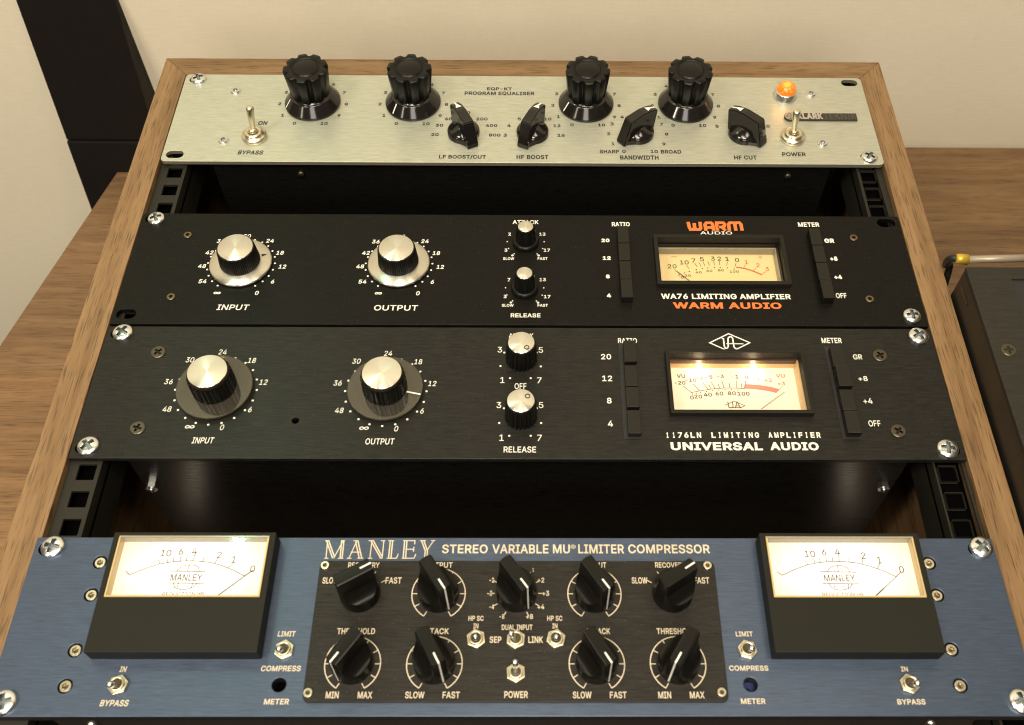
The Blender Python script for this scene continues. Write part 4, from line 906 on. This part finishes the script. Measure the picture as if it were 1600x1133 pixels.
# bar knobs: a cylinder whose top is scooped away on both sides to leave a grip bar
def bar_knob():
    prof = []                                    # (v, z) across the bar
    for i in range(13): v = -9.55 + i * 0.475; prof.append((v, 9.5 + 5.5 * ((v + 9.55) / 5.7) ** 2.2))
    prof += [(-3.75, 16.5), (-3.55, 20), (-3.35, 25.2), (-3.0, 25.9), (-2.4, 26.1)]
    prof = prof + [(v, z) for v, z in ((-1.2, 26.15), (0, 26.15), (1.2, 26.15))] + [(-v, z) for v, z in reversed(prof)]
    def R(z): return 9.75 - 0.45 * z / 26
    b_ = MB(); vs = []; n = len(prof)
    for v, z in prof:
        u = math.sqrt(max(0.0, R(z) ** 2 - v * v)); ub = math.sqrt(max(0.0, 9.75 ** 2 - v * v))
        vs += [(-u, v, z), (u, v, z), (-ub, v, 0.2), (ub, v, 0.2)]
    fs = []; fw = []
    for i in range(n - 1):
        a, c_ = i * 4, (i + 1) * 4
        fs.append((a, a + 1, c_ + 1, c_)); fw.append((a + 1, a + 3, c_ + 3, c_ + 1)); fw.append((a + 2, a, c_, c_ + 2))
    b_.add(vs, fs, False); b_.add(vs, fw, True)
    b_.add([vs[0], vs[1], vs[3], vs[2]], [(0, 1, 2, 3)]); e = (n - 1) * 4; b_.add([vs[e], vs[e + 1], vs[e + 3], vs[e + 2]], [(3, 2, 1, 0)])
    me = b_.mesh('rotary_knob', 'plastic')
    bmm = bmesh.new(); bmm.from_mesh(me); bmesh.ops.remove_doubles(bmm, verts=bmm.verts[:], dist=1e-6); bmesh.ops.recalc_face_normals(bmm, faces=bmm.faces[:]); bmm.to_mesh(me); bmm.free()
    m_ = MB(); m_.add([(3.8, .42, 26.25), (3.8, -.42, 26.25), (9.32, -.42, 26.25), (9.32, .42, 26.25)], [(1, 2, 3, 0)])
    m2 = MB(); m2.add([(3.8, .42, 26.25), (3.8, -.42, 26.25), (9.36, -.42, 26.25), (9.36, .42, 26.25)], [(1, 2, 3, 0)]); m2.add([(9.36, .42, 26.25), (9.36, -.42, 26.25), (9.86, -.42, 0.6), (9.86, .42, 0.6)], [(1, 2, 3, 0)])
    return me, m2.mesh('pointer_line', 'white_line'), m_.mesh('pointer_line', 'white_line')
bk, bl, bls = bar_knob()
for kd, cx, cy, ang in KN:
    k = obj('rotary_knob', bk, mn, (cx, cy, ZP), (0, 0, math.radians(ang))); obj('pointer_line', bls if kd == 'rec' else bl, k, (cx, cy, ZP))
# small toggles with a hexagon nut
def toggle(parent, px, py, z, tpx, tpy, hz):
    c = pt(px, py, z + 1); a0 = random.uniform(0, 1)
    b = MB(); b.prism([(4.75 * math.cos(a0 + k * math.pi / 3), 4.75 * math.sin(a0 + k * math.pi / 3)) for k in range(6)], 0.05, 2.0, 0.25)
    b.lathe([(3.4, 1.9), (3.4, 3.2), (3.1, 3.5), (2.5, 3.4), (2.3, 2.6)], 32, cap1=False)
    sw = build(b, 'toggle_switch', 'nickel', parent, (c.x, c.y, z))
    build(MB().lathe([(2.45, 2.2), (0.1, 2.0)], 24), 'bushing', 'screw_dark', sw, (c.x, c.y, z))
    T = pt(tpx, tpy, z + hz) - Vector((c.x, c.y, z)); d = T.normalized(); l = T.length
    b = MB(); b.tube([d * 1.5, d * 3, d * (l * .7), d * (l - 1.2), d * (l - .4), d * l], [1.05, 1.1, 1.35, 1.6, 1.2, 0.3], 16)
    build(b, 'lever', 'chrome', sw, (c.x, c.y, z))
for px, py, tx, ty in ((743.7, 998.5, 742.7, 994.5), (806, 999.3, 797.6, 988), (868.7, 998.5, 869.5, 994.8), (806, 1051.5, 805, 1032)): toggle(mn, px, py, ZP, tx, ty, 11)
for px, py, tx, ty in ((444, 1015.5, 434.5, 1013.3), (184.5, 1070.5, 169.5, 1069), (1167.6, 1015.5, 1176, 1012.5), (1421, 1069, 1436, 1067.3)): toggle(mn, px, py, Z4, tx, ty, 9.5)
# slab meters
ZM = Z4 + 10
def slab_meter(x0, x1, y0, y1, px_of, flip):
    w0, w1, wy0, wy1 = x0 + 2.9, x1 - 3.0, y1 - 33.6, y1 - 1.9
    b = curve_solid([rrect(x0, x1, y0, y1, 0.5, 2), rrect(w0, w1, wy0, wy1, 0.2, 2)], Z4 + .05, ZM, 0.35)
    mt_ = build(b, 'meter', 'meter_plastic', mn, None)
    fz = ZM - 5.5
    b = MB(); b.box(w0 + .05, w1 - .05, wy0 + .05, wy1 - .05, fz - 1, fz); 
    cxm, cym = (w0 + w1) / 2, (wy0 + wy1) / 2; b.v = [(v[0] - cxm, v[1] - cym, v[2] - fz) for v in b.v]
    face = build(b, 'dial', 'backlit', mt_, (cxm, cym, fz))
    sleeve(mt_, w0 + .1, w1 - .1, wy0 + .1, wy1 - .1, fz + .05, ZM + .25, ['lens_rim', 'sleeve_clear'], 'lens_rim', 0.8)
    b = MB(); b.box(w0 + .9, w1 - .9, wy0 + .9, wy1 - .9, ZM - .4, ZM - .1); build(b, 'glass', 'glass', mt_, None)
    o_, k_ = px_of; zf = fz + 0.1; sc_ = MB()
    def q(x, y, z=zf): p = pt(o_[0] + x / k_, o_[1] + y / k_, z); return (p.x, p.y)
    return mt_, face, sc_, q, zf, fz
mt_, face, sc_, q, zf, fz = slab_meter(119.9, 199.3, -420.6, -360.4, ((1180, 825), 5.27), 1)
# right meter scale, surveyed once; the left carries the same card
def scale(sc_, q, zf, dx=0.0):
    def P(x, y): a = q(x, y); return (a[0] + dx, a[1])
    sc_.stroke([P(*s_) for s_ in ((180, 360), (222, 390), (330, 340), (430, 303), (530, 284), (640, 276), (740, 278), (840, 289), (940, 313), (1050, 352), (1160, 400), (1200, 362))], 0.40, zf)
    for a, b_ in (((410, 265), (432, 302)), ((480, 248), (492, 290)), ((525, 243), (538, 284)), ((580, 240), (590, 280)), ((632, 236), (640, 277)), ((688, 215), (692, 277)), ((772, 240), (772, 282)), ((888, 255), (878, 298)), ((1025, 295), (1005, 335))): sc_.stroke([P(*a), P(*b_)], 0.36, zf + .015)
    for s_, x, y in (('10', 450, 213), ('6', 567, 200), ('4', 676, 197), ('2', 889, 228), ('1', 1022, 265), ('0', 1205, 342)): textc(sc_, s_, *P(x, y), 3.5, zf, 0.006, wf=1.0)
    text(sc_, 'MANLEY', P(567, 412)[0], P(822, 412)[0], P(690, 440)[1], P(690, 384)[1], zf, 0.008)
    sc_.stroke([P(535, 360), P(832, 364)], 0.40, zf + .015); sc_.stroke([P(555, 457), P(858, 461)], 0.40, zf + .015)
    for s0, s1, y0, ym in ((595, 778, 360, 310), (610, 800, 460, 512)):
        sc_.stroke([P(s0 + (s1 - s0) * t, y0 + (ym - y0) * math.sqrt(max(0, 1 - (2 * t - 1) ** 2))) for t in frange(0, 1, 13)], 0.36, zf + .03)
    for a, b_ in (((678, 312), (684, 360)), ((648, 460), (654, 497)), ((768, 462), (766, 497))): sc_.stroke([P(*a), P(*b_)], 0.34, zf + .03)
    text(sc_, 'REDUCTION dB', P(553, 545)[0], P(890, 545)[0], P(720, 566)[1], P(720, 531)[1], zf, 0.006)
scale(sc_, q, zf); letters(face, sc_, 'ink_pale', 'scale')
b = MB(); a_, c_ = Vector((*q(1165, 400), fz + 1.5)), Vector((*q(985, 570), fz + 1.5)); b.tube([a_, a_.lerp(c_, .6), a_.lerp(c_, .65), c_], [0.16, 0.18, 0.32, 0.32], 6); build(b, 'needle', 'ink_black', mt_, None)
mtl, facel, scl, ql, zfl, fzl = slab_meter(-199.4, -119.6, -420.6, -360.4, ((1180, 825), 5.27), 0)
scale(scl, ql, zfl, -319.1); letters(facel, scl, 'ink_pale', 'scale')
for x in (-160, 160):     # added lamps beside the lower chassis to make glows on the chassis above
    d = bpy.data.lights.new('added_gap_light', 'POINT'); d.energy = 0.016; d.color = (1, 0.85, 0.62); d.shadow_soft_size = 0.006
    o = bpy.data.objects.new('added_gap_light', d); col.objects.link(o); o.location = (math.copysign(0.231, x), -0.385, -0.155)
ql = lambda x, y, z: pt(120 + x / 5, 825 + y / 5, z)
b = MB(); a_, c_ = ql(1378, 328, fzl + 1.5), ql(1085, 540, fzl + 1.5); b.tube([a_, c_], [0.22, 0.32], 6); build(b, 'needle', 'ink_black', mtl, None)

# ================================================================== the black box standing beside the rack, and its lead
dv = thing('desktop_unit', 'black brushed metal box standing against the right side of the rack', 'audio device', (470, -360, DZ))
DT = 23.0
b = MB(); b.box(261.4, 700, -560, -194.7, DZ + .5, DT - 2.2, 0.8); build(b, 'case', 'steel_black', dv, None)
b = curve_solid([rrect(261.2, 700.2, -560.2, -194.5, 0.6, 2), rrect(286.0, 690, -550, -203.6, 0.4, 2)], DT - 2.1, DT, 0.3, 1); build(b, 'top_plate', ['plate', 'edge_dark'], dv, None, uv=True)
b = MB(); b.box(286.1, 689.9, -549.9, -203.7, DT - 2.0, DT - 0.9); build(b, 'inset_panel', 'edge_dark', dv, None)
p = pt(1576, 547, DT); obj('panel_screw', SC['ua'], dv, (p.x, p.y, DT - .4))
b = MB(); p = pty(1495, 432, -215); b.box(261.0, 261.35, -214, -200, DT - 12, DT - 10.6); build(b, 'side_vent', 'screw_dark', dv, None)
cz = DT - 8
cb_ = thing('plug_lead', 'black lead looping into a silver plug with a yellow collar behind the black box', 'cable', pt(1512, 406, cz))
P = [pt(x, y, z) for x, y, z in ((1482, 424, -6), (1478, 414, 3), (1481, 407, 10), (1488, 403.5, 14), (1494, 403.5, cz), (1497, 404.5, cz), (1507, 405.2, cz))]
def smooth_path(P, n=6):
    out = []
    for i in range(len(P) - 1):
        p0, p1, p2, p3 = P[max(i - 1, 0)], P[i], P[i + 1], P[min(i + 2, len(P) - 1)]
        for k in range(n):
            t = k / n; out.append(0.5 * ((2 * p1) + (p2 - p0) * t + (2 * p0 - 5 * p1 + 4 * p2 - p3) * t * t + (3 * p1 - p0 - 3 * p2 + p3) * t ** 3))
    return out + [P[-1]]
b = MB(); b.tube(smooth_path([Vector((P[0].x - 2, P[0].y - 20, -60))] + P), 2.2, 12); build(b, 'cord', 'cable', cb_, None)
c0, c1, c2 = pt(1493, 404, cz), pt(1512, 405.7, cz), pt(1620, 403.0, cz)
b = MB(); b.tube([c0, c0.lerp(c1, .3), c1], [2.7, 3.2, 3.2], 20); build(b, 'collar', 'gold', cb_, None)
b = MB(); b.tube([c1, c1.lerp(c2, .5), c2], [2.3, 2.3, 2.3], 20); M['barrel'] = mat('pale satin barrel', (0.34, 0.29, 0.22), 0.38, 0.3); build(b, 'plug_barrel', 'barrel', cb_, None)
